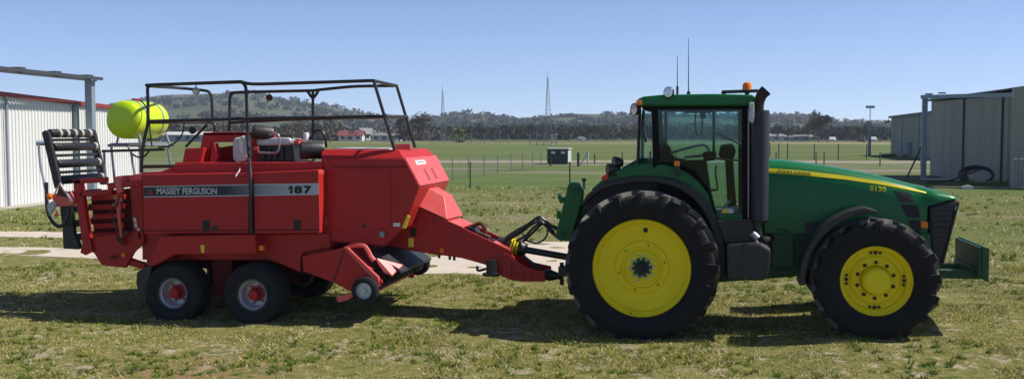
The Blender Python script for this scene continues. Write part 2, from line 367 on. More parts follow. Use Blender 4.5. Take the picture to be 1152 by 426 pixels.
ground = bpy.data.objects.new('ground', me); COL.objects.link(ground); tag(ground, kind='structure')

# paths: ribbons following the ground, left edge / right edge sampled
def ribbon(name, near, far, m, n=60, dz=.006, wob=.12):
    vs = []; fs = []; K = 6
    def lerp(L, t):
        t = t*(len(L)-1); i = min(int(t), len(L)-2); return L[i].lerp(L[i+1], t-i)
    for i in range(n+1):
        a = lerp(near, i/n); b = lerp(far, i/n); a = a.copy(); b = b.copy()
        a.y += (float(vnoise(a.x*1.7, 3.3))-.5)*wob; b.y += (float(vnoise(b.x*1.3, 8.1))-.5)*wob
        for k in range(K+1):
            c = a.lerp(b, k/K); vs.append((c.x, c.y, float(gz(c.x, c.y))+dz))
    for i in range(n):
        for k in range(K): fs.append((i*(K+1)+k, (i+1)*(K+1)+k, (i+1)*(K+1)+k+1, i*(K+1)+k+1))
    mb = MB(); mb.add(vs, fs); o = mb.build(name, m, smooth=True); tag(o, kind='structure'); return o
def GT(a, b):
    z = 0.
    for _ in range(5): q = G(a, b, z); z = float(gz(q.x, q.y))
    return Vector((q.x, q.y, 0))
def gl(L): return [GT(a, b) for a, b in L]
pathB_near = gl([(-60, 285), (0, 286), (110, 291), (300, 300), (480, 308), (560, 309.5), (640, 309), (760, 303), (830, 292)])
pathB_far = gl([(-60, 277), (0, 277.5), (110, 279), (300, 280), (430, 275), (520, 272.5), (640, 272), (760, 273), (830, 280)])
pathA_near = gl([(-60, 266), (0, 266.5), (100, 268.5), (200, 272), (300, 277), (430, 283)])
pathA_far = gl([(-60, 260), (0, 260.5), (100, 261.5), (200, 263.5), (300, 267), (430, 273)])
ribbon('gravel_path', pathB_near, pathB_far, M['path'], 160)
ribbon('gravel_path', pathA_near, pathA_far, M['path'], 120, dz=.010)
ribbon('gravel_road', gl([(380, 183.2), (700, 183.2), (900, 183.6), (1200, 184.4)]), gl([(380, 180.6), (700, 180.6), (900, 180.9), (1200, 181.4)]), M['track'], 60, .01, 1.2)

# ------------------------------------------------------------------ grass (one mass)
def in_path(x, y):
    res = np.zeros(len(x), bool)
    for near, far in ((pathB_near, pathB_far), (pathA_near, pathA_far)):
        nxs = np.array([p.x for p in near]); nys = np.array([p.y for p in near]); fxs = np.array([p.x for p in far]); fys = np.array([p.y for p in far])
        lo = np.interp(x, nxs, nys, left=1e9, right=1e9); hi = np.interp(x, fxs, fys, left=-1e9, right=-1e9)
        res |= (y > lo-.02+(vnoise(x*4, y*4)-.5)*.35) & (y < hi+(vnoise(x*4+7, y*4)-.5)*.35)
    return res
TUFT = None
def grass(N, x0, x1, y0, y1, h0, h1, wd, name):
    x = rng.uniform(x0, x1, N); y = y0+(y1-y0)*rng.random(N)**1.25
    cl = vnoise(x*1.1+40, y*1.1)*.6+vnoise(x*3.7, y*3.7+11)*.4                      # clumps
    c2 = vnoise(x*6.3+2, y*6.3)
    bare = vnoise(x*.75+3, y*1.3+30)*.34+vnoise(x*2.4, y*3.4+77)*.38+vnoise(x*7, y*9)*.28
    q = G(205, 418); rd = np.hypot((x-q.x)*.55, (y-q.y)*.8)
    keep = rng.random(N) < np.clip(1.25-(np.clip(bare-.52, 0, 1)*9), .08, 1)*(0.4+.6*sstep(.3, 1.0, rd))
    keep &= ~in_path(x, y)
    x, y, cl, c2, bare = x[keep], y[keep], cl[keep], c2[keep], bare[keep]; n0 = len(x)
    nt_ = int(N*.013); tx = rng.uniform(x0, x1, nt_); ty = y0+(y1-y0)*rng.random(nt_)**1.25; k_ = (vnoise(tx*.8+60, ty*1.2) > .5) & ~in_path(tx, ty); tx, ty = tx[k_], ty[k_]
    rep = 18; tr_s = np.repeat(rng.uniform(.015, .065, len(tx)), rep); ang = rng.uniform(0, 2*np.pi, len(tx)*rep); rad = tr_s*np.sqrt(rng.random(len(ang)))*(h1/.05)
    ex, ey = np.repeat(tx, rep)+rad*np.cos(ang), np.repeat(ty, rep)+rad*np.sin(ang)*.8
    tuft = np.concatenate([np.zeros(n0), np.ones(len(ex))]); x = np.concatenate([x, ex]); y = np.concatenate([y, ey]); cl = np.concatenate([cl, np.full(len(ex), .6)]); c2 = np.concatenate([c2, np.full(len(ex), .6)]); bare = np.concatenate([bare, np.full(len(ex), .3)]); n = len(x)
    h = (h0+(h1-h0)*rng.random(n))*(.45+.75*sstep(.35, .75, cl))*(.7+.6*c2)*(1+.55*tuft); a = rng.uniform(0, 2*np.pi, n); ln = rng.uniform(.3, 1.6, n)*h
    la = rng.uniform(0, 2*np.pi, n); z = gz(x, y)-.004; w2 = wd*rng.uniform(.6, 1.3, n)
    v = np.empty((n, 3, 3)); v[:, 0] = np.stack([x-np.cos(a)*w2, y-np.sin(a)*w2, z], -1); v[:, 1] = np.stack([x+np.cos(a)*w2, y+np.sin(a)*w2, z], -1)
    v[:, 2] = np.stack([x+np.cos(la)*ln, y+np.sin(la)*ln, z+h], -1)
    me = bpy.data.meshes.new(name); me.vertices.add(3*n); me.vertices.foreach_set('co', v.reshape(-1)); me.loops.add(3*n); me.loops.foreach_set('vertex_index', np.arange(3*n, dtype=np.int32))
    me.polygons.add(n); me.polygons.foreach_set('loop_start', np.arange(0, 3*n, 3, dtype=np.int32)); me.update(calc_edges=True)
    at = me.attributes.new('rnd', 'FLOAT', 'FACE'); at.data.foreach_set('value', rng.random(n).astype(np.float32))
    dry = np.clip(sstep(.50, .64, bare)*.6+sstep(.55, .3, cl)*0+.0, 0, 1); dry = (rng.random(n) < dry*.75+.30).astype(np.float32)*rng.uniform(.5, 1, n)*(1-tuft)
    at = me.attributes.new('dry', 'FLOAT', 'FACE'); at.data.foreach_set('value', dry.astype(np.float32))
    at = me.attributes.new('tuft', 'FLOAT', 'FACE'); at.data.foreach_set('value', (tuft*rng.uniform(.4, 1, n)).astype(np.float32))
    me.materials.append(M['grass']); o = bpy.data.objects.new(name, me); COL.objects.link(o); return o
gg = grass(620000, -13, 11, 8.0, 21.5, .014, .052, .0075, 'lawn_grass'); tag(gg, 'patchy short green and straw coloured grass around the tractor and baler', 'grass', kind='stuff')
g2 = grass(190000, -24, 26, 20.5, 48, .03, .08, .016, 'paddock_grass'); tag(g2, 'rough grass between the gravel path and the wire fences', 'grass', kind='stuff')

# ------------------------------------------------------------------ hills and vegetation
HP = [(-400, 128), (0, 122), (110, 120), (150, 112), (185, 107), (225, 106), (262, 105), (300, 109), (330, 113), (365, 118), (400, 125), (430, 131), (465, 137), (480, 133), (500, 129), (520, 127),
      (560, 130), (585, 133), (610, 131), (645, 128), (700, 129), (760, 128), (830, 130), (870, 130), (890, 128), (908, 129), (925, 133), (945, 137), (975, 139), (1010, 140), (1152, 143), (1700, 146)]
def hill_h(px): return float(np.interp(px, [p[0] for p in HP], [p[1] for p in HP]))
hx = list(range(-400, 1701, 6)); rows = [(.0, 700), (.12, 850), (.32, 1000), (.58, 1180), (.84, 1400), (1.0, 1600), (.9, 1900), (0., 2600)]
vs = []; fs = []
for px in hx:
    for k, (fz, dist) in enumerate(rows):
        top = (150-hill_h(px))/F*1600*math.cos(math.atan((px-576)/F))+2.64
        p = D(px, 150, dist); n_ = float(vnoise(px*.02+k*3.1, k*2.7)); z = top*fz*(1+(n_-.5)*.25*(1 if 0 < k < 5 else 0))
        vs.append((p.x, p.y, z-.8 if k in (0, 7) else z))
K = len(rows)
for i in range(len(hx)-1):
    for k in range(K-1): fs.append((i*K+k, (i+1)*K+k, (i+1)*K+k+1, i*K+k+1))
mb = MB(); mb.add(vs, fs); hill = mb.build('hills', M['hill'], smooth=True, angle=80); tag(hill, kind='structure')
HV = np.array(vs).reshape(len(hx), K, 3)

def leafball(c, rx, rz, n, size, out):
    c = np.array(c)
    d = rng.normal(size=(n, 3)); d /= np.linalg.norm(d, axis=1)[:, None]; rr = rng.random(n)**.45
    p = c+d*rr[:, None]*np.array([rx, rx, rz]); a = rng.normal(size=(n, 3)); a /= np.linalg.norm(a, axis=1)[:, None]
    b = np.cross(a, rng.normal(size=(n, 3))); b /= np.linalg.norm(b, axis=1)[:, None]
    s = size*rng.uniform(.6, 1.4, n)[:, None]; out.append(np.stack([p-a*s, p+a*s*.6+b*s*.7, p+a*s*.6-b*s*.7, ], 1))
def trimesh(name, tris, m):
    t = np.concatenate(tris).reshape(-1, 3); n = len(t)//3; me = bpy.data.meshes.new(name); me.vertices.add(3*n); me.vertices.foreach_set('co', t.reshape(-1)); me.loops.add(3*n)
    me.loops.foreach_set('vertex_index', np.arange(3*n, dtype=np.int32)); me.polygons.add(n); me.polygons.foreach_set('loop_start', np.arange(0, 3*n, 3, dtype=np.int32)); me.update(calc_edges=True)
    me.materials.append(m); return me
# bush scattered on the hills
tr = []
for _ in range(6500):
    i = random.random()*(len(hx)-2); k = random.choice([0, 1, 1, 2, 2, 3, 3, 4]) + random.random(); k = min(k, 4.97)
    i0, k0 = int(i), int(k); fi, fk = i-i0, k-k0
    p = HV[i0, k0]*(1-fi)*(1-fk)+HV[i0+1, k0]*fi*(1-fk)+HV[i0, k0+1]*(1-fi)*fk+HV[i0+1, k0+1]*fi*fk
    px = hx[i0]; dens = .56 if px > 330 else .50
    if k > 4.3: dens *= .55
    if float(vnoise(p[0]*.012+50, p[1]*.012+k)) > dens*.85+.1 or not (-60 < px < 1300): continue
    s = random.uniform(2.8, 6.5)
    leafball((p[0], p[1], p[2]+s*.45), s, s*.62, 22, s*.36, tr)
o = bpy.data.objects.new('hillside_bush', trimesh('hillside_bush', tr, M['leafhill'])); COL.objects.link(o)
tag(o, 'dark scrubby bushland covering the distant hills', 'bushland', kind='stuff')
tr2 = []
# mass of woodland behind the far paddock
tr = []
for _ in range(1500):
    px = random.uniform(-80, 1250); d = random.uniform(400, 640)
    if 180 < px < 450 and random.random() < .55: continue
    if 690 < px < 700 and d < 550: continue
    p = D(px, 150, d); s = random.uniform(2.2, 3.8); hgt = (random.uniform(3.2, 6.0) if 450 < px < 760 else random.uniform(2.8, 5.4))*(d/500)
    for q in range(3): leafball((p.x+random.uniform(-2.5, 2.5), p.y, hgt*random.uniform(.35, .85)), s*.8, s*.7, 22, 1.15, tr)
for _ in range(520):
    px = random.uniform(165, 500); d = random.uniform(345, 520); p = D(px, 150, d); s = random.uniform(2.0, 3.4); hgt = random.uniform(2.5, 6.0)*(d/480)
    for q in range(3): leafball((p.x+random.uniform(-2.5, 2.5), p.y, hgt*random.uniform(.3, .85)), s*.8, s*.8, 16, .8, tr2)
o = bpy.data.objects.new('winter_woodland', trimesh('winter_woodland', tr2, M['leafbare'])); COL.objects.link(o)
tag(o, 'brown leafless woodland around the farm houses behind the baler', 'woodland', kind='stuff')
o = bpy.data.objects.new('distant_woodland', trimesh('distant_woodland', tr, M['leaf'])); COL.objects.link(o)
tag(o, 'continuous dark gum woodland at the foot of the hills', 'woodland', kind='stuff')

def make_tree(name, h, wd, leafm, nl, label, group=None, lobes=9, size=.38, trunkfrac=.35):
    root = empty(name, (0, 0, 0), label, 'tree', group)
    mb = MB(); mb.tube(bez([(0, 0, -.1), (random.uniform(-.2, .2), 0, h*.25), (random.uniform(-.4, .4), 0, h*.55), (random.uniform(-.5, .5), 0, h*.8)], 4), [h*.035*(1-.055*i) for i in range(13)], 7)
    L = []
    for i in range(lobes):
        a = random.uniform(0, 6.28); rr = random.uniform(.15, .75)*wd/2; z = h*random.uniform(trunkfrac+.12, .88); z -= (rr/(wd/2))**2*h*.12
        L.append((math.cos(a)*rr, math.sin(a)*rr, z)); mb.tube(bez([(0, 0, h*trunkfrac*random.uniform(.7, 1.2)), (L[-1][0]*.5, L[-1][1]*.5, z*.75), L[-1]], 3), [h*.016*(1-.11*k) for k in range(7)], 5)
    mb.build('trunk', M['bark'], root, smooth=True)
    t = []
    for l in L: s = wd*random.uniform(.17, .27); leafball(l, s, s*.75, nl//lobes, size, t)
    o = bpy.data.objects.new('crown', trimesh('crown', t, leafm)); COL.objects.link(o); o.parent = root
    return root
def copy_tree(o, parent=None):
    c = o.copy(); COL.objects.link(c); c.parent = parent
    for ch in list(o.children): copy_tree(ch, c)
    return c
TL = 'dark gum tree standing at the front of the distant tree line'; TG = 'gum trees along the far edge of the paddock'
protos = [make_tree('gum_tree', 8.5, 8, M['leaf'], 620, TL, TG, random.choice([8, 10, 12])) for _ in range(6)]
spots = []
for px in [484, 497, 532, 545, 556, 570, 583, 597, 606, 622, 634, 648, 659, 671, 683, 706, 716, 727, 742, 758, 772, 790, 806, 824]: spots.append((px+random.uniform(-3, 3), random.uniform(372, 400), random.uniform(.60, .85)))
for px in [866, 876, 884, 900, 911, 931, 943, 953, 962, 972, 983, 992, 1002, 1013, 1027]: spots.append((px+random.uniform(-3, 3), random.uniform(350, 395), random.uniform(.55, .80)))
for px in [170, 196, 214, 236, 252, 268, 286, 305, 322, 341, 356, 372, 386]: spots.append((px+random.uniform(-3, 3), random.uniform(330, 420), random.uniform(.55, .95)))
SEG = [(0, 440, 'behind the safety rails of the baler'), (440, 500, 'just left of the left mast'), (500, 612, 'between the two masts'), (612, 712, 'between the right mast and the tractor cab'),
       (712, 850, 'seen through the cab glass'), (850, 920, 'between the exhaust stack and the tallest gum'), (920, 1200, 'between the tallest gum and the taupe shed')]
ORD = ['first', 'second', 'third', 'fourth', 'fifth', 'sixth', 'seventh', 'eighth', 'ninth', 'tenth', 'eleventh', 'twelfth', 'thirteenth', 'fourteenth']
def gum_label(px):
    a, b, w_ = next(x for x in SEG if x[0] <= px < x[1]); k = sorted(p for p, _, _ in spots if a <= p < b).index(px)
    return ORD[k]+' dark gum tree from the left '+w_
for i, (px, d, s) in enumerate(spots):
    o = protos[i] if i < len(protos) else copy_tree(protos[i % 6]); q = D(px, 150, d); o['label'] = gum_label(px); o.location = (q.x, q.y, 0); o.rotation_euler = (0, 0, random.uniform(0, 6.28)); o.scale = (s*random.uniform(.9, 1.2), s*random.uniform(.9, 1.2), s)
def place(o, px, d, s=1.): q = D(px, 150, d); o.location = (q.x, q.y, 0); o.scale = (s, s, s)
place(make_tree('gum_tree', 9.6, 8.5, M['leafbare'], 900, 'olive brown round topped tree between the red-roofed houses and the left mast', lobes=12), 476, 330)
place(make_tree('gum_tree', 9.0, 6.5, M['leaf'], 800, 'dark upright tree just right of the baler safety rail', lobes=11, trunkfrac=.1), 455, 320)
place(make_tree('shrub_tree', 4.6, 6.0, M['leaf2'], 700, 'rounded bright green bush tree inside the fenced mast compound', lobes=10, trunkfrac=.02), 518, 290)
place(make_tree('gum_tree', 10.0, 8.5, M['leaf'], 900, 'tallest dark gum tree in the line to the right of the exhaust stack', lobes=12), 921, 330)
place(make_tree('bare_tree', 8.5, 8.5, M['leafbare'], 420, 'bare brown winter tree right of the red roofed house', lobes=12, size=.25), 372, 300)
place(make_tree('bare_tree', 7.5, 9, M['leafbare'], 420, 'bare brown winter tree behind the engine of the baler', lobes=12, size=.25), 338, 300)
place(make_tree('bare_tree', 7, 8, M['leafbare'], 380, 'bare brown winter tree left of the red frame on top of the baler', lobes=12, size=.25), 247, 290)
# ------------------------------------------------------------------ sheds
def cladding(mb, a, b, ha, hb, pitch=.2, depth=.03, z0=0., hold=None):
    """ribbed sheet from ground point a to b with heights ha, hb"""
    a = Vector((a.x, a.y, 0)); b = Vector((b.x, b.y, 0)); L = (b-a).length; t = (b-a)/L; n = Vector((t.y, -t.x, 0))
    if n.dot(CAM-a) < 0: n = -n
    prof = [(0, 0), (.60, 0), (.68, 1), (.92, 1)]; pts = []; k = 0
    while k*pitch < L:
        for u, d in prof:
            s = (k+u)*pitch
            if s < L: pts.append((s, d*depth))
        k += 1
    pts.append((L, 0)); vs = []; fs = []
    for s, d in pts:
        p = a+t*s+n*d; h = ha+(hb-ha)*s/L; vs += [(p.x, p.y, z0), (p.x, p.y, h)]
    for i in range(len(pts)-1): fs.append((2*i, 2*i+2, 2*i+3, 2*i+1))
    # back sheet for thickness
    o = len(vs); q = a-n*.06; r_ = b-n*.06; vs += [(q.x, q.y, z0), (r_.x, r_.y, z0), (r_.x, r_.y, hb), (q.x, q.y, ha)]; fs.append((o, o+3, o+2, o+1))
    mb.add(vs, fs); return t, n
def seg(mb, a, b, w, h, z0a, z0b):      # horizontal bar between two ground points
    a2 = Vector((a.x, a.y, 0)); b2 = Vector((b.x, b.y, 0)); t = (b2-a2).normalized(); n = Vector((t.y, -t.x, 0))*w/2
    vs = [(a2+n)+Vector((0, 0, z0a)), (a2-n)+Vector((0, 0, z0a)), (a2-n)+Vector((0, 0, z0a+h)), (a2+n)+Vector((0, 0, z0a+h)), (b2+n)+Vector((0, 0, z0b)), (b2-n)+Vector((0, 0, z0b)), (b2-n)+Vector((0, 0, z0b+h)), (b2+n)+Vector((0, 0, z0b+h))]
    mb.add(vs, [(0, 1, 2, 3), (7, 6, 5, 4), (0, 4, 5, 1), (1, 5, 6, 2), (2, 6, 7, 3), (3, 7, 4, 0)])
def zat(px, py, g):                     # height seen at pixel above ground point g
    d = math.hypot(g.x-CAM.x, g.y-CAM.y); return D(px, py, d).z
def drips(m, sc):
    t = m.node_tree; b = t.nodes['Principled BSDF']; l = b.inputs['Base Color'].links[0].from_socket; g = t.nodes.new('ShaderNodeNewGeometry')
    f = mrange(t, noise(t, g.outputs['Position'], sc, 6, .7, (3, 3, 3), (1, 1, .06)), .50, .72, 0., .45); t.links.new(mixc(t, f, l, (.12, .105, .085)), b.inputs['Base Color'])
drips(M['taupe'], 1.3); drips(M['beige'], 1.1); drips(M['red'], 1.6) if False else None
# left white shed
a = G(0, 232.8); b = G(156, 214); t_ = (b-a).normalized(); a0 = a-t_*14; ha = zat(0, 107, a); hb = zat(156, 125.5, b); sl_ = (hb-ha)/(b-a).length
sh = empty('hangar_shed', a0, 'long white corrugated shed with dark red roof edge behind the baler', 'shed')
mb = MB(); _, nL = cladding(mb, a0, b, ha-sl_*14, hb, .21, .035); back = -nL
c = b+back*9; cladding(mb, b, c, hb, hb, .21, .035); mb.build('wall', M['cream'], sh)
mb = MB(); o1 = nL*.10
fh = zat(0, 102, a)-ha
seg(mb, a0+o1, b+o1+t_*.1, .10, fh, ha-sl_*14-.03, hb-.03); mb.build('fascia', M['fascia'], sh)
mb = MB(); zz = [ha-sl_*14+fh-.06, hb+fh-.06]; A0 = a0; B0 = b
mb.add([A0+Vector((0, 0, zz[0])), B0+Vector((0, 0, zz[1])), B0+back*9+Vector((0, 0, zz[1]+.05)), A0+back*9+Vector((0, 0, zz[0]+.05)),
        A0+Vector((0, 0, zz[0]-.1)), B0+Vector((0, 0, zz[1]-.1)), B0+back*9+Vector((0, 0, zz[1]-.05)), A0+back*9+Vector((0, 0, zz[0]-.05))],
       [(0, 1, 2, 3), (7, 6, 5, 4), (0, 4, 5, 1), (1, 5, 6, 2), (2, 6, 7, 3), (3, 7, 4, 0)]); mb.build('roof', M['fascia'], sh)
g = G(84, 222.7); mb = MB(); q = g+nL*.12; mb.box((q.x-.10, q.y-.05, 0), (q.x+.12, q.y+.08, zat(84, 117.5, g))); mb.build('downpipe', M['steelp'], sh)
g = G(7, 232); mb = MB(); q = g+nL*.10; mb.box((q.x-.03, q.y-.03, 0), (q.x+.04, q.y+.03, zat(7, 108, g))); mb.build('corner_strip', M['steelp'], sh)
mb = MB(); f1 = a0+nL*1.0; mb.add([a0+Vector((0, 0, .012)), b+Vector((0, 0, .012)), b+nL*.9+Vector((0, 0, .03)), a0+nL*.9+Vector((0, 0, .03)), a0+nL*.9-Vector((0, 0, .1)), b+nL*.9-Vector((0, 0, .1))], [(0, 1, 2, 3), (3, 2, 5, 4)])
tag(mb.build('concrete_apron', M['concrete']), kind='structure')
# sliding-door gantry beside left shed
gp = G(104.3, 222.6); gp.z = 0
gt = empty('door_gantry', gp, 'tall grey steel sliding-door gantry in front of the white shed', 'gantry')
mb = MB(); hp = zat(105, 90, gp); mb.box((gp.x-.17, gp.y-.12, 0), (gp.x+.14, gp.y+.14, hp)); mb.build('post', M['steelp'], gt, bevel=.01)
mb = MB(); e = gp-t_*22; seg(mb, e, gp+t_*.4, .18, .11, hp-.05, hp-.05); seg(mb, e+nL*.3, gp+t_*.4+nL*.3, .10, .12, hp+.0, hp+.0); 
for k in range(9):
    q = gp-t_*(.1+2.35*k); seg(mb, q-t_*.35, q, .4, .07, hp+.115, hp+.125)
mb.build('beam', M['dkroof'], gt)
# right near hangar
gA = G(1046, 197); gB = G(1135, 209.5); gA.z = gB.z = 0
rs = empty('hangar_shed', gB, 'near taupe metal shed at the right edge with coiled hose at its foot', 'shed')
tR = (gB-gA).normalized(); hA = zat(1047, 114, gA); hB = zat(1135, 108, gB)
mb = MB(); _, nR = cladding(mb, gA, gB, hA, hB, .25, .012); bk = -nR
mb.build('wall', M['taupe'], rs)
# front wall going right, set forward
gC = G(1135.5, 211.5); gC.z = 0; gE = gC+Vector((11, -1.5, 0)); hC = zat(1138, 98.5, gC)
mb = MB(); cladding(mb, gC, gE, hC, hC+1.3, .25, .02); q2 = gA-tR*0; 
mb.build('front_wall', M['beige'], rs)
mb = MB(); cladding(mb, gA+Vector((.02, .02, 0)), gA+bk*14, hA, hA+.1, .25, .02); mb.build('end_wall', M['taupe'], rs)
mb = MB(); rA = gA+nR*.25-tR*.3; rB = gB+nR*.25
pk = gC+Vector((11, 5, 0))
V_ = lambda p, z: Vector((p.x, p.y, z))
mb.add([V_(rA, hA+.0), V_(rB, hB+.30), V_(gE, hC+1.6), V_(gE+bk*14, hC+1.6), V_(gA+bk*14-tR*.3, hA+.1),
        V_(rA, hA+.13), V_(rB, hC+.02), V_(gE, hC+1.75), V_(gE+bk*14, hC+1.75), V_(gA+bk*14-tR*.3, hA+.23)],
       [(0, 1, 6, 5), (1, 2, 7, 6), (2, 3, 8, 7), (3, 4, 9, 8), (4, 0, 5, 9), (5, 6, 7, 8, 9), (4, 3, 2, 1, 0)]); mb.build('roof', M['dkroof'], rs)
for px, w_ in ((1083.5, .10), (1127, .12), (1136, .2)):
    mb = MB(); u = (px-1046)/(1135-1046); g = gA+(gB-gA)*u
    # perspective-correct position along the wall
    lo, hi = 0., 1.
    for _ in range(30):
        mid = (lo+hi)/2; pt = gA+(gB-gA)*mid; d = CR.transposed() @ (pt-CAM); sx_ = 576+F*d.x/-d.z
        if sx_ < px: lo = mid
        else: hi = mid
    g = gA+(gB-gA)*lo+nR*.06; mb.box((g.x-w_/2, g.y-.06, 0), (g.x+w_/2, g.y+.06, hA-.06)); mb.build('door_frame', M['dkroof'] if w_ < .15 else M['taupe'], rs)
# gate at far right
gg_ = G(1139, 213.5); gg_.z = 0; gt2 = empty('metal_gate', gg_, 'small galvanised metal gate at the right edge of the photo', 'gate')
mb = MB(); x0 = gg_.x; 
for k in range(7): mb.tube([(x0+k*.16, gg_.y, .1), (x0+k*.16, gg_.y, 1.45)], .012, 6)
for z in (.1, .55, 1.0, 1.45): mb.tube([(x0, gg_.y, z), (x0+2.6, gg_.y-.2, z)], .018, 6)
mb.build('gate_frame', M['steel'], gt2); mb = MB(); mb.tube([(x0+.55, gg_.y+.08, 0), (x0+.55, gg_.y+.08, 1.9)], .05, 8); mb.build('post', M['steelp'], gt2)
# right gantry
gp = G(1038.5, 199.5+3); gp.z = 0; gR = empty('door_gantry', gp, 'tall galvanised door gantry with diagonal brace beside the near taupe shed', 'gantry')
hp = zat(1043, 107, gp); mb = MB(); mb.box((gp.x-.13, gp.y-.12, 0), (gp.x+.14, gp.y+.12, hp)); mb.build('post', M['steelp'], gR, bevel=.01)
ge = gC-Vector((.05, .3, 0)); hb_ = zat(1135, 106.3, ge)
mb = MB(); seg(mb, gp-Vector((.15, 0, 0)), ge, .2, .20, hp-.2, hb_-.12); 
for u in (.05, .22): q = gp.lerp(ge, u); mb.box((q.x-.18, q.y-.1, hp), (q.x+.18, q.y+.1, hp+.08))
mb.build('beam', M['steelp'], gR)
mb = MB(); q = G(1026, 201); mb.tube([(q.x, q.y+1.5, 0), (gp.x-.02, gp.y+.1, 2.1)], .05, 6); mb.build('brace', M['dkroof'], gR)
mb = MB(); q = G(1108, 211.5); mb.box((q.x-11, q.y-.2, -.02), (q.x+6, q.y+.1, .06)); tag(mb.build('concrete_kerb', M['track']), kind='structure')
# hose coil and sheet at foot of near hangar
q = GT(1098, 207.8); mb = MB()
for k in range(4): mb.tube([(q.x+(.85-.07*k)*math.cos(a)+.05*k, q.y+.15*math.sin(a)+.03*k, .50+(.47-.05*k)*math.sin(a)) for a in np.linspace(-.5-.2*k, 3.9, 24)], .045, 6)
mb.tube(bez([(q.x+.3, q.y-.1, .85), (q.x-.6, q.y-.1, .5), (q.x-1.5, q.y-.3, .18), (q.x-2.4, q.y, .08)], 8), .045, 6)
tag(mb.build('hose_coil', M['hose']), 'loose coil of dark hose leaning against the near taupe shed', 'hose')
q = G(1062, 203); mb = MB()
for k in range(5): mb.tube([(q.x-1.2+k*.15, q.y+.1*k, .05+.03*(k % 2)), (q.x+1.3-k*.1, q.y-.35+.13*k, .07+.05*(k % 3))], .03, 6)
tag(mb.build('pipe_pile', M['offwhite']), 'low pile of pale pipes on the grass by the near taupe shed', 'pipes')
q = G(1088, 212.8); mb = MB(); mb.box((q.x-.24, q.y-.1, 0), (q.x+.24, q.y+.1, .15)); mb.tube([(q.x-.12, q.y, .14), (q.x-.1, q.y, .19), (q.x+.1, q.y, .19), (q.x+.12, q.y, .14)], .015, 6)
tag(mb.build('battery_box', M['offwhite'], bevel=.02), 'small pale blue-white box on the grass in front of the taupe shed', 'box')
# low shrubs at wall foot
for (px, py, lab, n) in ((1127, 210.5, 'low green weeds against the near taupe shed next to the gate', 500), (1027, 176.5, 'dark low shrubbery along the foot of the far beige shed', 700)):
    q = G(px, py); t = []
    for k in range(9): leafball((q.x+random.uniform(-1.6, .6)*(1 if px > 1100 else 2.2), q.y+random.uniform(-.2, .2), .12), .5, .22, n//9, .07 if px > 1100 else .14, t)
    o = bpy.data.objects.new('weeds', trimesh('weeds', t, M['leaf2'])); COL.objects.link(o); tag(o, lab, 'weeds')
# far beige shed
gA2 = G(1002, 174.5); gB2 = G(1060, 180.5); gA2.z = gB2.z = 0
fs_ = empty('hangar_shed', gA2, 'smaller beige metal shed farther away behind the near taupe shed', 'shed')
hA2 = zat(1002, 133, gA2); hB2 = zat(1045, 127.5, G(1045, 179)); mb = MB(); _, n2 = cladding(mb, gA2, gB2, hA2, hB2, .5, .03); mb.build('wall', M['beige'], fs_)
mb = MB(); cladding(mb, gA2, gA2-n2*12, hA2, hA2, .5, .03); mb.build('end_wall', M['beige'], fs_)
mb = MB(); t2 = (gB2-gA2).normalized(); u0 = gA2-t2*.3+n2*.3; u1 = gB2+n2*.3
mb.add([V_(u0, hA2), V_(u1, hB2), V_(u1-n2*12.6, hB2+.1), V_(u0-n2*12.6, hA2+.1), V_(u0, hA2+.25), V_(u1, hB2+.25), V_(u1-n2*12.6, hB2+.35), V_(u0-n2*12.6, hA2+.35)],
       [(0, 1, 5, 4), (1, 2, 6, 5), (2, 3, 7, 6), (3, 0, 4, 7), (4, 5, 6, 7), (3, 2, 1, 0)]); mb.build('roof', M['dkroof'], fs_)
q = G(1027, 177)+n2*.1; mb = MB(); mb.box((q.x-.5, q.y-.05, .02), (q.x+.4, q.y+.05, 1.6)); mb.build('side_door', M['steelp'], fs_)
for px in (1015.5, 1034): q = G(px, 175.3+(px-1002)*.1)+n2*.1; mb = MB(); mb.box((q.x-.07, q.y-.06, 0), (q.x+.07, q.y+.06, hA2)); mb.build('downpipe', M['steelp'], fs_)
q = G(978, 175); q.z = 0; g3 = empty('door_gantry', q, 'distant pale steel gantry left of the far beige shed', 'gantry'); hq = zat(978, 137, q)
mb = MB(); mb.box((q.x-.17, q.y-.15, 0), (q.x+.15, q.y+.15, hq)); mb.build('post', M['steelp'], g3); mb = MB(); seg(mb, q, gA2+n2*.3, .2, .25, hq-.2, hq-.1); mb.build('beam', M['steelp'], g3)
mb = MB(); mb.tube([(q.x, q.y, hq), (q.x, q.y, hq+1.6)], .05, 5); mb.box((q.x-.5, q.y-.05, hq+1.6), (q.x+.5, q.y+.05, hq+1.9)); mb.build('lamp', M['steel'], g3)

# ------------------------------------------------------------------ masts, compound, fences
def mast(px, pytop, dist, wbase, label):
    q = D(px, 150, dist); H = D(px, pytop, dist).z; r = empty('lattice_mast', (q.x, q.y, 0), label, 'radio mast'); mb = MB(); n = 16
    def c(k, s): f_ = 1-k/n; w_ = wbase*f_/2+.12; a = 2*math.pi*s/3+.4; return Vector((q.x+w_*math.cos(a), q.y+w_*math.sin(a), H*k/n))
    for s in range(3): mb.tube([c(0, s), c(n, s)], .065, 4)
    mb.build('leg_frame', M['gwire'], r); mb = MB()
    for k in range(1, n):
        for s in range(3): mb.tube([c(k, s), c(k, (s+1) % 3)], .05, 3); mb.tube([c(k, s), c(k+1, (s+1) % 3)], .035, 3)
    mb.build('lattice', M['gwire'], r); mb = MB(); mb.tube([(q.x, q.y, H), (q.x, q.y, H+1.6)], .05, 4); mb.build('spike', M['gwire'], r)
mast(498, 102, 300, 2.1, 'shorter grey lattice radio mast above the hill to the right of the baler')
mast(616, 87, 290, 2.8, 'taller grey lattice radio mast above the hill left of the tractor')
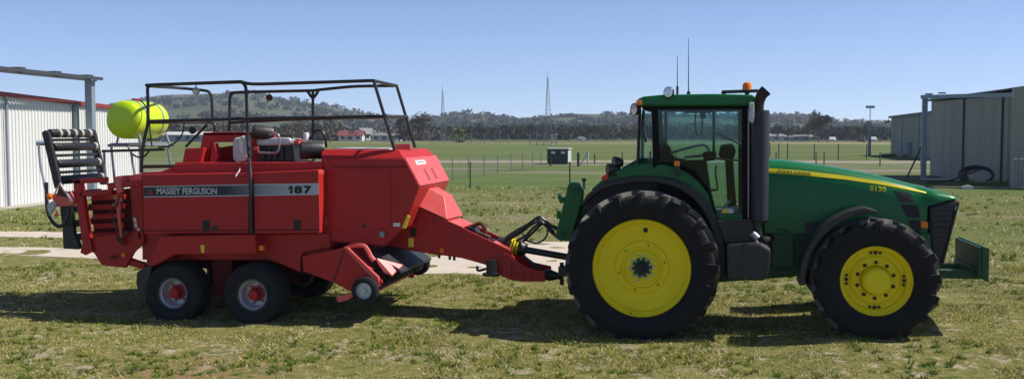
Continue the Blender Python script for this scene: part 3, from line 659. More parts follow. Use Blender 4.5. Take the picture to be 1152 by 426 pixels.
def fence(name, label, pts, posth, postr, wires, pm, wmx, mesh=0, grp=None):
    r = empty(name, pts[0], label, 'fence', grp)
    for p in pts:
        mb = MB(); mb.tube([(p.x, p.y, -.05), (p.x, p.y, posth)], postr, 6); mb.build('post', pm, r)
    mb = MB()
    for z in wires: mb.tube([(p.x, p.y, z) for p in pts], wmx, 4)
    if mesh:
        for a, b in zip(pts[:-1], pts[1:]):
            m = max(2, int((b-a).length/mesh))
            for k in range(m): p = a.lerp(b, k/m); mb.tube([(p.x, p.y, wires[0]), (p.x, p.y, wires[-1])], wmx*.7, 3)
    mb.build('wires', M['gwire'], r); return r
fence('wire_fence', 'dark picket wire fence crossing the paddock behind the drawbar', gl([(430, 212), (529, 212), (641, 212.5), (762, 213), (890, 213.5)]), 1.30, .035, (.25, .55, .9, 1.2), M['picket'], .006)
fence('chain_fence', 'pale chain link fence running back diagonally towards the green cabinet', gl([(472, 208), (491, 205), (509, 202.5), (527, 200), (544.5, 197.5), (560, 195), (575, 192.5), (588, 190.8), (599, 189.3), (609, 188)]), 1.25, .035, (.1, .5, .9, 1.2), M['gwire'], .008, .5)
fence('chain_fence', 'long thin wire fence in front of the gravel road beyond the hood', gl([(650, 187), (700, 187), (760, 187), (820, 187), (873, 187.5), (918, 187.5), (927, 187.5), (990, 187), (1036, 187)]), 1.15, .05, (.3, .7, 1.1), M['wood'], .010)
fence('compound_fence', 'grey mesh security fence around the left mast and green bush', gl([(484, 161.3), (500, 161.3), (515, 161.3), (530, 161.3), (545, 161.3), (562, 161.3), (572, 161.3)]), 2.5, .10, (.2, .9, 1.6, 2.4), M['gwire'], .045, .8)
fence('compound_fence', 'grey mesh security fence around the right mast', gl([(596, 163.5), (604, 163.5), (612, 163.5), (620, 163.5), (626, 163.2)]), 2.5, .10, (.2, .9, 1.6, 2.4), M['gwire'], .045, .8)
fence('wire_fence', 'distant boundary fence along the far side of the crop paddock', gl([(640, 159.5), (690, 159.5), (740, 159.5), (800, 159.5), (870, 160), (930, 160), (990, 160)]), 1.3, .09, (.4, .8, 1.2), M['wood'], .03)
fence('wire_fence', 'post and wire fence with a gate beyond the exhaust stack', gl([(858, 176), (866, 176.2), (876, 178.5), (886, 179), (916, 179.5), (943, 179.5), (975, 179.5)]), 1.6, .06, (.4, .8, 1.2, 1.5), M['wood'], .012)
for (px, y0, y1, rr, m, lab) in ((650.5, 172, 187.3, .10, 'picket', 'thick black fence post right of the green cabinet'), (657, 201, 213.5, .05, 'picket', 'short black picket with a cap just behind the tractor linkage'),
                               (669, 173, 184, .06, 'wood', 'thin brown fence post farthest right of the leaning white strainer'), (619.3, 176, 187, .07, 'picket', 'short dark post in front of the green cabinet')):
    g = G(px, y1); mb = MB(); h = zat(px, y0, g); mb.tube([(g.x, g.y, 0), (g.x, g.y, h)], rr, 8)
    if 'cap' in lab: mb.box((g.x-.1, g.y-.1, h-.12), (g.x+.1, g.y+.1, h+.02))
    tag(mb.build('fence_post', M[m]), lab, 'post')
g = G(661.5, 186); mb = MB(); mb.tube([(g.x, g.y, 0), (g.x, g.y, 1.25)], .07, 8); mb.tube([(g.x-.65, g.y, 0), (g.x, g.y, 1.1)], .05, 6); tag(mb.build('strainer_post', M['offwhite']), 'white strainer post with a leaning stay right of the green cabinet', 'post')
# cabinet
a = G(615.5, 184.8); b = G(637, 185.3); mb = MB(); h = zat(616, 168, a); cb = empty('equipment_cabinet', a, 'dark green equipment cabinet standing by the gravel road in the paddock', 'cabinet')
mb.box((a.x, a.y, .12), (b.x, a.y+2.2, h)); mb.build('housing', [M['dkgrn_box']], cb, bevel=.03)
mb = MB(); mb.box((b.x+.004, a.y+.05, .15), (b.x+.03, a.y+2.15, h-.1)); mb.build('end_panel', M['offwhite'], cb)
mb = MB(); mb.box((a.x-.08, a.y-.08, h), (b.x+.1, a.y+2.3, h+.09)); mb.build('lid', M['offwhite'], cb)
for u in (.2, .68): mb = MB(); X0 = a.x+(b.x-a.x)*u; mb.box((X0, a.y-.02, h*.72), (X0+.34, a.y-.003, h*.86)); mb.build('notice', M['white'], cb)
mb = MB(); mb.box((a.x+.1, a.y+.1, 0), (b.x-.1, a.y+2, .118)); mb.build('plinth', M['picket'], cb)
# small farm buildings
def house(px, dist, w_, dp, h, rh, wallm, roofm, label, yaw=0., wins=3):
    q = D(px, 150, dist); r = empty('farm_building', (q.x, q.y, 0), label, 'building'); r.rotation_euler = (0, 0, yaw)
    mb = MB(); mb.box((-w_/2, 0, 0), (w_/2, dp, h)); mb.add([(-w_/2, 0, h), (-w_/2, dp, h), (-w_/2, dp/2, h+rh)], [(0, 1, 2)]); mb.add([(w_/2, 0, h), (w_/2, dp, h), (w_/2, dp/2, h+rh)], [(0, 1, 2)])
    o = mb.build('wall', wallm); o.parent = r
    mb = MB(); e = .5; A = [(-w_/2-e, -e, h-.15), (w_/2+e, -e, h-.15), (w_/2+e, dp/2, h+rh), (-w_/2-e, dp/2, h+rh), (w_/2+e, dp+e, h-.15), (-w_/2-e, dp+e, h-.15)]
    B = [(x, y, z+.15) for x, y, z in A]; mb.add(A+B, [(0, 1, 2, 3), (3, 2, 4, 5), (6, 9, 8, 7), (9, 11, 10, 8), (0, 6, 7, 1), (5, 4, 10, 11), (1, 7, 8, 2), (2, 8, 10, 4), (0, 3, 9, 6), (3, 5, 11, 9)]); o = mb.build('roof', roofm); o.parent = r
    for k in range(wins):
        x = -w_/2+w_*(k+.5)/wins; mb = MB(); mb.box((x-.6, -.06, h*.35), (x+.6, -.01, h*.8)); o = mb.build('window', M['plastic']); o.parent = r
    return r
house(394, 345, 8, 7, 1.9, 1.6, M['white'], M['roofred'], 'house with a red iron roof among the trees above the baler', .2)
house(418, 355, 6, 6, 2.4, 2.0, M['white'], M['roofgrey'], 'white gabled house right of the red roofed house', 1.2)
house(432, 345, 9, 7, 1.9, .9, M['offwhite'], M['roofgrey'], 'low white house with grey roof nearest the baler safety rail', 0.)
house(205, 330, 14, 9, 2.2, .8, M['steelp'], M['offwhite'], 'long low pale shed seen between the lime tank and the red frame', 0., 4)
house(238, 345, 11, 9, 1.9, .8, M['steelp'], M['roofgrey'], 'grey roofed low shed behind the hung work lamp', 0., 2)
house(873, 370, 5.5, 5, 1.6, .8, M['offwhite'], M['roofgrey'], 'small pale shed nearest the exhaust stack in the distance', .3, 1)
house(896, 375, 11, 7, 1.4, .6, M['steelp'], M['roofgrey'], 'long low distant shed left of the tallest gum', 0., 3)
def farcar(px, dist, body, label, L=4.6, h=1.5, name='parked_car'):
    q = D(px, 150, dist); r = empty(name, (q.x, q.y, 0), label, 'car'); r.rotation_euler = (0, 0, 1.35)
    mb = MB(); mb.prism([(-L/2, .35), (L/2, .35), (L/2, .85), (L*.28, .95), (L*.12, h), (-L*.3, h), (-L*.42, .95), (-L/2, .9)], 0, 1.7); o = mb.build('body', body, bevel=.05); o.parent = r
    mb = MB(); mb.prism([(L*.22, .97), (L*.10, h-.08), (-L*.27, h-.08), (-L*.36, .97)], -.02, 1.72); o = mb.build('window', M['plastic']); o.parent = r
    for x in (-L*.32, L*.32): mb = MB(); mb.lathe((x, -.02, .33), [(.33, 0), (.33, .25)], 14); o = mb.build('wheel', M['tyre2']); o.parent = r
farcar(940, 330, M['white'], 'white car parked in the far paddock below the tallest gum'); farcar(986, 340, M['white'], 'white car parked beside the distant gantry'); farcar(657, 345, M['steelp'], 'grey blue car at the far edge of the paddock beyond the leaning strainer')
farcar(973, 300, M['picket'], 'dark van parked left of the distant gantry', 5.5, 2.1, 'parked_van')

# ================================================================== wheels
def lug_tyre(c, Rr, W, rim_r, nl, lh, parent, rot=0.):
    Rc = Rr-lh; mb = MB(); mid = (rim_r+Rc)/2
    h = [(rim_r-.01, -.38), (rim_r+.02, -.43), (rim_r+.05, -.455), (mid, -.50), (Rc-.07, -.485), (Rc-.03, -.45), (Rc-.008, -.38), (Rc, -.22), (Rc+.002, 0)]
    prof = [(r, d*W) for r, d in h]+[(r, -d*W) for r, d in h[-2::-1]]
    mb.lathe(c, prof, 96, caps=False); mb.cur = 1
    for s in (-1, 1):
        for k in range(nl):
            th = 2*math.pi*(k+(.5 if s > 0 else 0))/nl+rot; path = []
            for t in (0, .2, .4, .6, .8, .93, 1.0):
                y = s*(-.02+t*.49)*W; arc = .36*W*(1-t**.9)/Rc*1.15
                base = Rc-.012 if t < .85 else (Rc-.035 if t < .97 else Rc-.115)
                top = Rr if t < .7 else (Rr-.004 if t < .85 else (Rr-.022 if t < .97 else Rc-.085))
                yy = y if t < .97 else s*.502*W
                path.append((th-arc, yy, base, top, (.032+.014*t)/Rc))
            vs = []; fs = []
            for (a, y, b0, t0, hw) in path:
                for (aa, r_) in ((a-hw*1.25, b0), (a-hw*.85, t0), (a+hw*.85, t0), (a+hw*1.25, b0)): vs.append((c[0]+r_*math.cos(aa), c[1]+y, c[2]+r_*math.sin(aa)))
            m = len(path); cut = 4
            for i in range(m-1):
                for j in range(3): fs.append((i*4+j, i*4+j+1, i*4+4+j+1, i*4+4+j))
            fs += [(0, 1, 2, 3), tuple(range((m-1)*4, m*4))]; o_ = len(mb.f); mb.add(vs, fs)
            for i in range(cut, m-1):
                for j in range(3): mb.mi[o_+i*3+j] = 0
            mb.mi[-1] = 0
    return mb.build('tyre', [M['tyre'], M['tyre_tread']], parent, smooth=True, angle=28)
def smooth_tyre(c, Rr, W, rim_r, m, parent, grooves=4, n=64):
    h = [(rim_r-.01, -.36), (rim_r+.02, -.42), ((rim_r+Rr)/2, -.50), (Rr-.075, -.485), (Rr-.035, -.44), (Rr-.012, -.36)]
    tread = []
    for g_ in range(grooves):
        y = -.30+.60*g_/(grooves-1) if grooves > 1 else 0
        tread += [(Rr-.004, y-.03), (Rr-.02, y-.02), (Rr-.02, y+.02), (Rr-.004, y+.03)]
    prof = [(r, d*W) for r, d in h+tread]+[(r, -d*W) for r, d in h[::-1]]
    mb = MB(); mb.lathe(c, prof, n, caps=False); return mb.build('tyre', m, parent, smooth=True, angle=30)
def bolts(mb, c, rad, n, r, y0, y1, off=0.):
    for k in range(n):
        a = 2*math.pi*k/n+off; q = (c[0]+rad*math.cos(a), c[1], c[2]+rad*math.sin(a)); mb.lathe(q, [(0, y0), (r*.8, y0), (r, y0+.004), (r, y1)], 8)
def rear_wheel(px, py, s, parent, rot=0.):
    yf = 12.82 if s < 0 else 2*CY-12.82; q = P(px, py, 12.82); c = (q.x, yf, q.z)      # c on the outer rim face
    c = (c[0], c[1], c[2]+(.07 if s > 0 else 0)); sg = 1 if s < 0 else -1; mb = MB()
    mb.lathe(c, [(0, sg*.02), (.055, sg*.02), (.075, sg*.05), (.075, sg*.09)], 24); wh = mb.build('wheel', M['picket'], parent, smooth=True)
    mb = MB(); pr = [(.652, 0), (.66, .02), (.645, .03), (.622, .008), (.608, .010), (.600, .045), (.580, .055), (.570, .10), (.552, .115), (.40, .125), (.345, .130), (.335, .105), (.270, .095), (.262, .120), (.225, .125), (.215, .098), (.07, .085), (.06, .12)]
    mb.lathe(c, [(r, sg*d) for r, d in pr], 96, caps=False); mb.lathe(c, [(.652, 0), (.665, sg*.03), (.648, sg*.3)], 96, caps=False); mb.build('rim', M['yellow'], wh, smooth=True)
    mb = MB()
    bolts(mb, c, .165, 10, .017, sg*.060, sg*.1, .1); bolts(mb, c, .115, 10, .015, sg*.060, sg*.1, .4); mb.split('bolt', M['silver'], wh, smooth=True)
    mb = MB(); bolts(mb, (c[0]+.02, c[1], c[2]), .0, 1, .0, 0, .01) if False else None
    q = (c[0]+.045, c[1], c[2]+.485); mb.lathe(q, [(0, sg*.11), (.032, sg*.11), (.032, sg*.13)], 16)
    for k in range(6): a = k*math.pi/3+.25; mb.lathe((c[0]+.30*math.cos(a), c[1], c[2]+.30*math.sin(a)), [(0, sg*.085), (.011, sg*.085), (.011, sg*.11)], 8)
    mb.lathe((c[0]-.13, c[1], c[2]-.595), [(0, sg*.01), (.014, sg*.01), (.014, sg*.05)], 8); mb.split('hole', M['picket'], wh)
    lug_tyre((c[0], yf+sg*.20, c[2]), .995, .52, .645, 20, .055, wh, rot)
    return c
def front_wheel(px, py, s, parent, rot=0.):
    q = P(px, py, 12.93); yf = 12.93 if s < 0 else 2*CY-12.93; sg = 1 if s < 0 else -1; c = (q.x, yf, q.z+(.07 if s > 0 else 0)); mb = MB()
    mb.lathe(c, [(0, -sg*.085), (.140, -sg*.085), (.162, -sg*.065), (.172, sg*.02), (.172, sg*.14)], 40); wh = mb.build('wheel', M['yellow'], parent, smooth=True)
    mb = MB(); pr = [(.455, -.01), (.465, .01), (.450, .03), (.430, .0), (.418, .005), (.410, .05), (.385, .06), (.375, .075), (.365, .12), (.31, .125), (.300, .10), (.280, .085), (.19, .085), (.17, .12)]
    mb.lathe(c, [(r, sg*d) for r, d in pr], 80, caps=False); mb.lathe(c, [(.455, -sg*.01), (.47, sg*.02), (.455, sg*.26)], 80, caps=False); mb.build('rim', M['yellow'], wh, smooth=True)
    mb = MB(); bolts(mb, c, .225, 10, .015, sg*.060, sg*.09, .3); mb.split('bolt', M['rust'], wh, smooth=True)
    mb = MB()
    for k in range(10): a = 2*math.pi*k/10+.3; mb.lathe((c[0]+.225*math.cos(a), c[1], c[2]+.225*math.sin(a)), [(0, sg*.078), (.024, sg*.078), (.024, sg*.09)], 10)
    for g_ in range(4):
        for k in (-1, 0, 1):
            a = math.pi/2*g_+math.pi/2+k*.16; mb.lathe((c[0]+.345*math.cos(a), c[1], c[2]+.345*math.sin(a)), [(0, sg*.108), (.018 if k else .024, sg*.108), (.018, sg*.13)], 10)
    mb.split('hole', M['picket'], wh)
    lug_tyre((c[0], yf+sg*.15, c[2]), .775, .42, .45, 17, .048, wh, rot)
    return c
CY = 13.95
# ================================================================== TRACTOR
tq = P(721.5, 385, 13.95)
tr_ = empty('tractor', (tq.x, CY, 0), 'large green tractor with yellow wheels, enclosed cab and a black exhaust stack', 'tractor')
rc = rear_wheel(721.5, 301.7, -1, tr_, .05); rear_wheel(721.5, 301.7, 1, tr_, .2)
fc = front_wheel(986, 316, -1, tr_, .1); front_wheel(986, 316, 1, tr_, .3)
# axles and chassis
mb = MB(); mb.lathe((rc[0], CY, rc[2]), [(.0, -1.05), (.13, -1.05), (.13, -.7), (.2, -.5), (.28, -.35), (.28, .35), (.2, .5), (.13, .7), (.13, 1.05), (0, 1.05)], 24); mb.build('rear_axle', M['dkgreen'], tr_, smooth=True)
mb = MB(); mb.lathe((fc[0], CY, fc[2]), [(.0, -.92), (.13, -.92), (.16, -.7), (.09, -.55), (.09, .55), (.16, .7), (.13, .92), (0, .92)], 24); mb.box((fc[0]-.16, CY-.3, fc[2]-.12), (fc[0]+.16, CY+.3, fc[2]+.15)); mb.build('front_axle', M['dkgreen'], tr_, smooth=True)
mb = MB(); mb.pp([(690, 262), (866, 250), (1046, 250), (1056, 268), (1058, 304), (1035, 312), (1010, 300), (905, 303), (895, 311), (800, 318), (690, 322)], 13.62, 14.28); mb.build('chassis', M['dkgreen'], tr_, bevel=.02)
mb = MB()
for (x0, y0, x1, y1, Ya) in ((868, 262, 893, 300, 13.52), (880, 245, 905, 258, 13.50), (905, 256, 935, 275, 13.52)): mb.pp([(x0, y0), (x1, y0), (x1, y1), (x0, y1)], Ya, 13.7)
mb.tube(bez([P(870, 256, 13.5), P(890, 262, 13.46), P(905, 285, 13.5), P(930, 290, 13.55)], 6), .02, 6); mb.tube(bez([P(868, 300, 13.5), P(885, 308, 13.46), P(900, 300, 13.5)], 6), .025, 6)
mb.build('engine_block', M['dkgreen'], tr_, bevel=.015)
# hood (lofted)
HS = [(861, 178.3, 262, .47), (880, 179.2, 262, .47), (905, 182, 262, .475), (931, 185.5, 262, .475), (957, 189.8, 262, .47), (983, 194.6, 262, .465), (1008, 200.2, 262, .455), (1030, 205.8, 262, .44), (1044, 209.2, 262, .43), (1045, 209.5, 232, .43), (1058, 212.6, 228.5, .415), (1070, 215.6, 225.5, .40), (1078, 218.2, 224.5, .37), (1082, 220.8, 224, .33)]
def hood_sec(i, e=0.):
    px, yt, yb, hw = HS[i]; t = P(px, yt, 13.93); zt = t.z; xb = P(px, 205, 13.48).x; zb = P(px, yb, 13.48).z; H = min(.26, (zt-zb)*.9); hw += e
    half = [(0, zt), (.5*hw, zt-.006), (.74*hw, zt-.10*H), (.88*hw, zt-.28*H), (.96*hw, zt-.58*H), (1.0*hw, zt-H), (1.0*hw, zb)]
    return [(xb, CY+y, z) for y, z in half[::-1]]+[(xb, CY-y, z) for y, z in half[1:]][::1], half
mb = MB(); vs = []; fs = []
for i in range(len(HS)): s_, _ = hood_sec(i); vs += s_
n = len(hood_sec(0)[0])
for i in range(len(HS)-1):
    for k in range(n-1): fs.append((i*n+k, i*n+k+1, (i+1)*n+k+1, (i+1)*n+k))
fs += [tuple(range(n)), tuple(range((len(HS)-1)*n, len(HS)*n))]; mb.add(vs, fs); hood = mb.build('hood', M['green'], tr_, smooth=True, angle=50)
# yellow stripe follows the hood side: strip offset 4 mm from it
def on_hood(px, py, e=.005):
    """point on the near side of the hood seen at px, py"""
    Yp = 13.5
    for _ in range(6):
        q = P(px, py, Yp); xs_ = [P(h[0], 205, 13.48).x for h in HS]; j = max(0, min(len(HS)-2, next((k for k in range(len(HS)-1) if xs_[k+1] >= q.x), len(HS)-2)))
        u = (q.x-xs_[j])/(xs_[j+1]-xs_[j]+1e-9); u = max(0, min(1, u)); zt = P(HS[j][0], HS[j][1], 13.93).z*(1-u)+P(HS[j+1][0], HS[j+1][1], 13.93).z*u; hw = HS[j][3]*(1-u)+HS[j+1][3]*u
        d = (zt-q.z)/.26; f_ = float(np.interp(d, [0, .03, .10, .28, .58, 1.0, 9], [.0, .5, .74, .88, .96, 1, 1])); Yp = CY-hw*f_-e
    return P(px, py, Yp)
def strip(mb, top, bot, n, e=.005):
    vs = []; K = 3
    for i in range(n+1):
        t = i/n; px = top[0][0]+(top[-1][0]-top[0][0])*t; a = float(np.interp(px, [p[0] for p in top], [p[1] for p in top])); b = float(np.interp(px, [p[0] for p in bot], [p[1] for p in bot]))
        for k in range(K+1): vs.append(on_hood(px, a+(b-a)*k/K, e))
    mb.add(vs, [(i*(K+1)+k, (i+1)*(K+1)+k, (i+1)*(K+1)+k+1, i*(K+1)+k+1) for i in range(n) for k in range(K)])
mb = MB(); strip(mb, [(863, 189), (900, 191.6), (950, 197.4), (990, 203.8), (1025, 211.5), (1052, 218.3)], [(863, 194.3), (900, 196.8), (950, 201.7), (990, 207.4), (1025, 214.2), (1052, 219)], 50); mb.build('yellow_stripe', M['yellow2'], hood, smooth=True)
def hood_text(s, name, x0, x1, y0, y1, slope, m, bold):
    cu = bpy.data.curves.new(name, 'FONT'); cu.body = s; cu.offset = bold; cu.resolution_u = 3
    o = bpy.data.objects.new(name, cu); COL.objects.link(o); bpy.context.view_layer.update(); me = bpy.data.meshes.new_from_object(o.evaluated_get(bpy.context.evaluated_depsgraph_get())); bpy.data.objects.remove(o)
    co = np.array([v.co for v in me.vertices]); mn = co.min(0); mx_ = co.max(0)
    for v in me.vertices:
        u = (v.co.x-mn[0])/(mx_[0]-mn[0]); h = (v.co.y-mn[1])/(mx_[1]-mn[1]); v.co = on_hood(x0+(x1-x0)*u, y1+(y0-y1)*h+slope*(x1-x0)*u, .010)
    me.materials.clear(); me.materials.append(m); o = bpy.data.objects.new(name, me); COL.objects.link(o); par(o, hood)
hood_text('JOHN DEERE', 'lettering', 874, 912, 190.4, 194.4, .095, M['picket'], .012)
hood_text('8130', 'number', 978.5, 997, 208.2, 214.3, .10, M['yellow2'], .02)
for poly in ([(1006, 214), (1024, 217), (1031, 228), (1012, 227)], [(1013, 229.5), (1033, 231), (1035, 245), (1020, 244)], [(1022, 247), (1035.5, 248), (1036, 264), (1028, 264)]):
    mb = MB(); vs = [on_hood(a, b, .006) for a, b in poly]; vs2 = [v+Vector((0, .01, 0)) for v in vs]; mb.add(vs+vs2, [(0, 1, 2, 3), (7, 6, 5, 4), (0, 4, 5, 1), (1, 5, 6, 2), (2, 6, 7, 3), (3, 7, 4, 0)]); mb.build('vent', M['picket'], hood)
mb = MB(); vs = [on_hood(a, b, .007) for a, b in ((1036.3, 248.5), (1044, 249.5), (1044, 256.5), (1036.3, 256))]; mb.add(vs, [(0, 1, 2, 3)]); mb.build('sticker', M['orange'], hood)
mb = MB(); vs = [on_hood(a, b, .006) for a, b in ((862, 180.6), (895, 182), (920, 184.8), (919, 187.2), (895, 184.5), (862, 182.8))]; 
# grille
mb = MB(); gx = [(1045.5, 231), (1058, 228), (1074, 225), (1080.3, 224.5), (1079.5, 232), (1071, 262), (1063.5, 292), (1060, 300), (1050, 298), (1045.5, 285)]
mb.pp(gx, CY-.40, CY+.40); gr = mb.build('grille', M['plastic'], tr_, bevel=.05)
mb = MB()
for k in range(9): yy = 236+k*6.2; mb.tube([P(1049.5, yy+1, CY-.405), P(1076-k*1.75, yy, CY-.405)], .006, 5)
mb.tube([P(1078.5, 227, CY-.41), P(1060.5, 296, CY-.41)], .014, 6); mb.split('grille_bar', M['black'], gr)
mb = MB(); mb.pp([(1075, 232.5), (1079.5, 231), (1079, 235), (1074.5, 236)], CY-.415, CY-.36); mb.build('headlight', M['lampglass'], gr)
mb = MB(); mb.pp([(1036, 262), (1046, 262), (1048, 285), (1054, 303), (1040, 303)], CY-.42, CY+.42); mb.build('side_panel', M['green'], tr_, bevel=.01)
# front weight blade bracket
bq = empty  # noqa
mb = MB(); mb.pp([(1100.5, 277.5), (1105, 278), (1105, 313), (1100.5, 312)], CY-.62, CY+.55); mb.pp([(1105, 276.5), (1113.3, 279), (1112.5, 317), (1105, 314)], CY-.64, CY+.57); bl = mb.build('push_blade', M['dkgreen'], tr_, bevel=.008)
mb = MB(); a = P(1050, 300, CY-.3); b = P(1104, 303, CY-.3)
mb.box((a.x, CY-.42, a.z-.02), (b.x-.03, CY-.30, a.z-.13)); mb.box((a.x, CY+.2, a.z-.02), (b.x-.03, CY+.32, a.z-.13)); mb.box((b.x-.16, CY-.45, a.z+.03), (b.x-.06, CY+.45, a.z-.09)); mb.build('bracket', M['dkgreen'], bl, bevel=.01)
mb = MB(); mb.box((b.x-.075, CY-.36, a.z+.02), (b.x-.046, CY+.30, a.z+.22)); mb.build('blade_panel', M['rust'], bl)
# fenders
mb = MB()
def arch(mb, pts_out, pts_in, Y0, Y1): mb.pp(pts_out+pts_in[::-1], Y0, Y1)
rf_out = [(653, 231), (660, 219), (672, 209), (690, 202), (712, 198.3), (736, 198), (755, 200.5), (772, 206.5), (786, 215), (797, 227), (806, 243), (813, 262), (817, 285), (816, 312)]
rf_in = [(657, 231), (664, 223), (676, 214.5), (692, 209), (713, 206), (736, 206), (752, 208.5), (766, 214), (779, 223), (790, 236), (798, 252), (804, 270), (808, 290), (809, 315)]
arch(mb, rf_out, rf_in, 13.16, 13.46); fd = mb.build('rear_fender', M['plastic'], tr_, bevel=.02)
mb = MB(); arch(mb, [(o[0], o[1]) for o in rf_out], rf_in, 2*CY-13.42, 2*CY-12.98)
mb = MB(); w2 = [(P(a, b, 13.16).x, P(a, b, 13.16).z) for a, b in rf_out+rf_in[::-1]]; mb.prism(w2, 2*CY-13.46, 2*CY-13.16); mb.build('rear_fender', M['plastic'], tr_, bevel=.02)
mb = MB(); mb.pp([(655, 236), (662, 222), (676, 211), (694, 205), (714, 202), (736, 202), (756, 204.5), (774, 211), (790, 223), (802, 243), (808, 270), (811, 300), (800, 300), (794, 262), (780, 236), (760, 222), (736, 216), (710, 216), (688, 222), (672, 236)], 13.48, 13.54); mb.build('fender_liner', M['plastic'], tr_)
# green crown of the fender
go = [(665, 213), (680, 200), (694, 192), (715, 185.5), (728, 183.5), (745, 184), (760, 187.5), (775, 195), (788, 206), (799, 221), (806, 240)]
gi = [(668, 218), (690, 206), (712, 201), (736, 201), (755, 203.5), (772, 209.5), (786, 218), (797, 230), (804, 244)]
mb = MB(); mb.pp(go+gi[::-1], 13.24, 13.56); cg = mb.build('fender_crown', M['green'], tr_, bevel=.03)
mb = MB(); w2 = [(P(a, b, 13.10).x, P(a, b, 13.10).z) for a, b in go+gi[::-1]]; mb.prism(w2, 2*CY-13.56, 2*CY-13.24); mb.build('fender_crown', M['green'], tr_, bevel=.03)
mb = MB(); mb.pp([(697, 190), (718, 178), (738, 178), (738, 192), (700, 200)], 13.5, 14.4); mb.build('rear_deck', M['green'], tr_, bevel=.04)
# front fenders
def arcpts(cx, cy, r, a0, a1, n): return [(cx+r*math.cos(R(a)), cy-r*math.sin(R(a))) for a in np.linspace(a0, a1, n)]
for s in (-1, 1):
    y0, y1 = (12.90, 13.28) if s < 0 else (2*CY-13.28, 2*CY-12.90); o_ = arcpts(984, 318, 85, 90, 182, 16); i_ = arcpts(984, 318, 78, 90, 182, 16); o_[0] = (987, 237); i_[0] = (987, 241)
    w2 = [(P(a, b, 12.90).x, P(a, b, 12.90).z) for a, b in o_+i_[::-1]]; mb = MB(); mb.prism(w2, y0, y1); mb.build('front_fender', M['plastic'], tr_, bevel=.015)
mb = MB(); mb.pp([(905, 250), (930, 247), (945, 262), (930, 275), (908, 280)], 13.46, 13.6); mb.build('fender_bracket', M['black'], tr_)
# step / fuel tank
mb = MB(); mb.pp([(817, 274.5), (850, 273), (856, 274), (868, 281), (867, 297), (864, 310), (859, 316), (818, 314.5)], 12.88, 13.42); ft = mb.build('fuel_tank', M['plastic'], tr_, bevel=.035)
mb = MB(); mb.pp([(837, 273.5), (841, 273.5), (842, 315.3), (838, 315)], 12.865, 13.43); mb.build('strap', M['black'], ft)
mb = MB(); mb.pp([(806, 248), (848, 248), (853, 262), (853, 275), (816, 276)], 13.1, 13.5); mb.build('step_housing', M['plastic'], tr_, bevel=.02)
mb = MB(); mb.tube([P(846, 262, 13.0), P(852, 268, 13.0)], .045, 8); mb.tube([P(845, 262, 12.98), P(856, 278, 12.98)], .012, 6); mb.build('filler', M['steel'], ft)
# cab
CN = 13.26; CF = 2*CY-CN
mb = MB(); mb.pp([(806, 240.5), (840, 240.5), (842, 252), (808, 251)], CN, CF); mb.pp([(740, 184), (765, 184), (785, 194), (799, 212), (806, 241), (812, 258), (745, 258), (738, 200)], CN+.03, CF-.03); cab = mb.build('cab', M['interior'], tr_, bevel=.015)
mb = MB(); mb.pp([(806, 240.8), (842, 240.8), (842.5, 247.5), (808, 247)], CN-.02, CN+.05); mb.build('sill', M['green'], cab, bevel=.005)
rfp = [(715.5, 116.5), (717, 111.5), (724, 108.5), (745, 106.5), (800, 105.5), (846, 106.5), (852, 110.5), (853.5, 116), (849, 119), (722, 119.5)]
mb = MB(); mb.pp(rfp, CN-.06, CF+.06); rf_ = mb.build('roof', M['green'], cab, bevel=.05)
mb = MB(); mb.pp([(721, 118.6), (850, 118.2), (848, 123.2), (723, 123.6)], CN-.02, CF+.02); mb.build('roof_liner', M['interior'], cab, bevel=.01)
def pil(px, Y, m='interior', w_=.05):
    mb = MB(); mb.pp(px, Y-w_/2, Y+w_/2); return mb.build('pillar', M[m], cab, bevel=.006)
def mir(px, Y, w_=.05):   # same x,z on far side
    mb = MB(); mb.prism([(P(a, b, Y).x, P(a, b, Y).z) for a, b in px], 2*CY-Y-w_/2, 2*CY-Y+w_/2); return mb.build('pillar', M['interior'], cab, bevel=.006)
fp = [(834.5, 122), (846, 122), (845.5, 250), (835, 250)]; bp_ = [(733, 122), (740, 122), (742, 184), (734.5, 190)]
pil(fp, CN); mir(fp, CN); pil(bp_, CN, w_=.07); mir(bp_, CN, .07)
pil([(841.3, 122), (842.6, 122), (842.3, 245), (841.2, 245)], CN-.035, 'steelp', .015)
fr = [(741, 181.5), (764, 183), (784, 193), (798.5, 212), (806, 241), (803.5, 241), (796, 213.5), (782.5, 195), (763.5, 185.5), (741, 184.5)]; pil(fr, CN, w_=.06)
glp = [(739, 122.8), (836.8, 122.8), (837, 241), (806, 241), (798.5, 212), (784, 193), (764, 183), (741, 181.5)]
mb = MB(); mb.pp(glp, CN-.004, CN+.004); mb.build('side_window', M['glass'], cab)
mb = MB(); mb.prism([(P(a, b, CN).x, P(a, b, CN).z) for a, b in glp], CF-.004, CF+.004); mb.build('side_window', M['glass'], cab)
A_ = P(840, 123, CN); B_ = P(840, 248, CN); mb = MB(); mb.box((A_.x, CN+.03, B_.z), (A_.x+.008, CF-.03, A_.z)); mb.build('windscreen', M['glass'], cab)
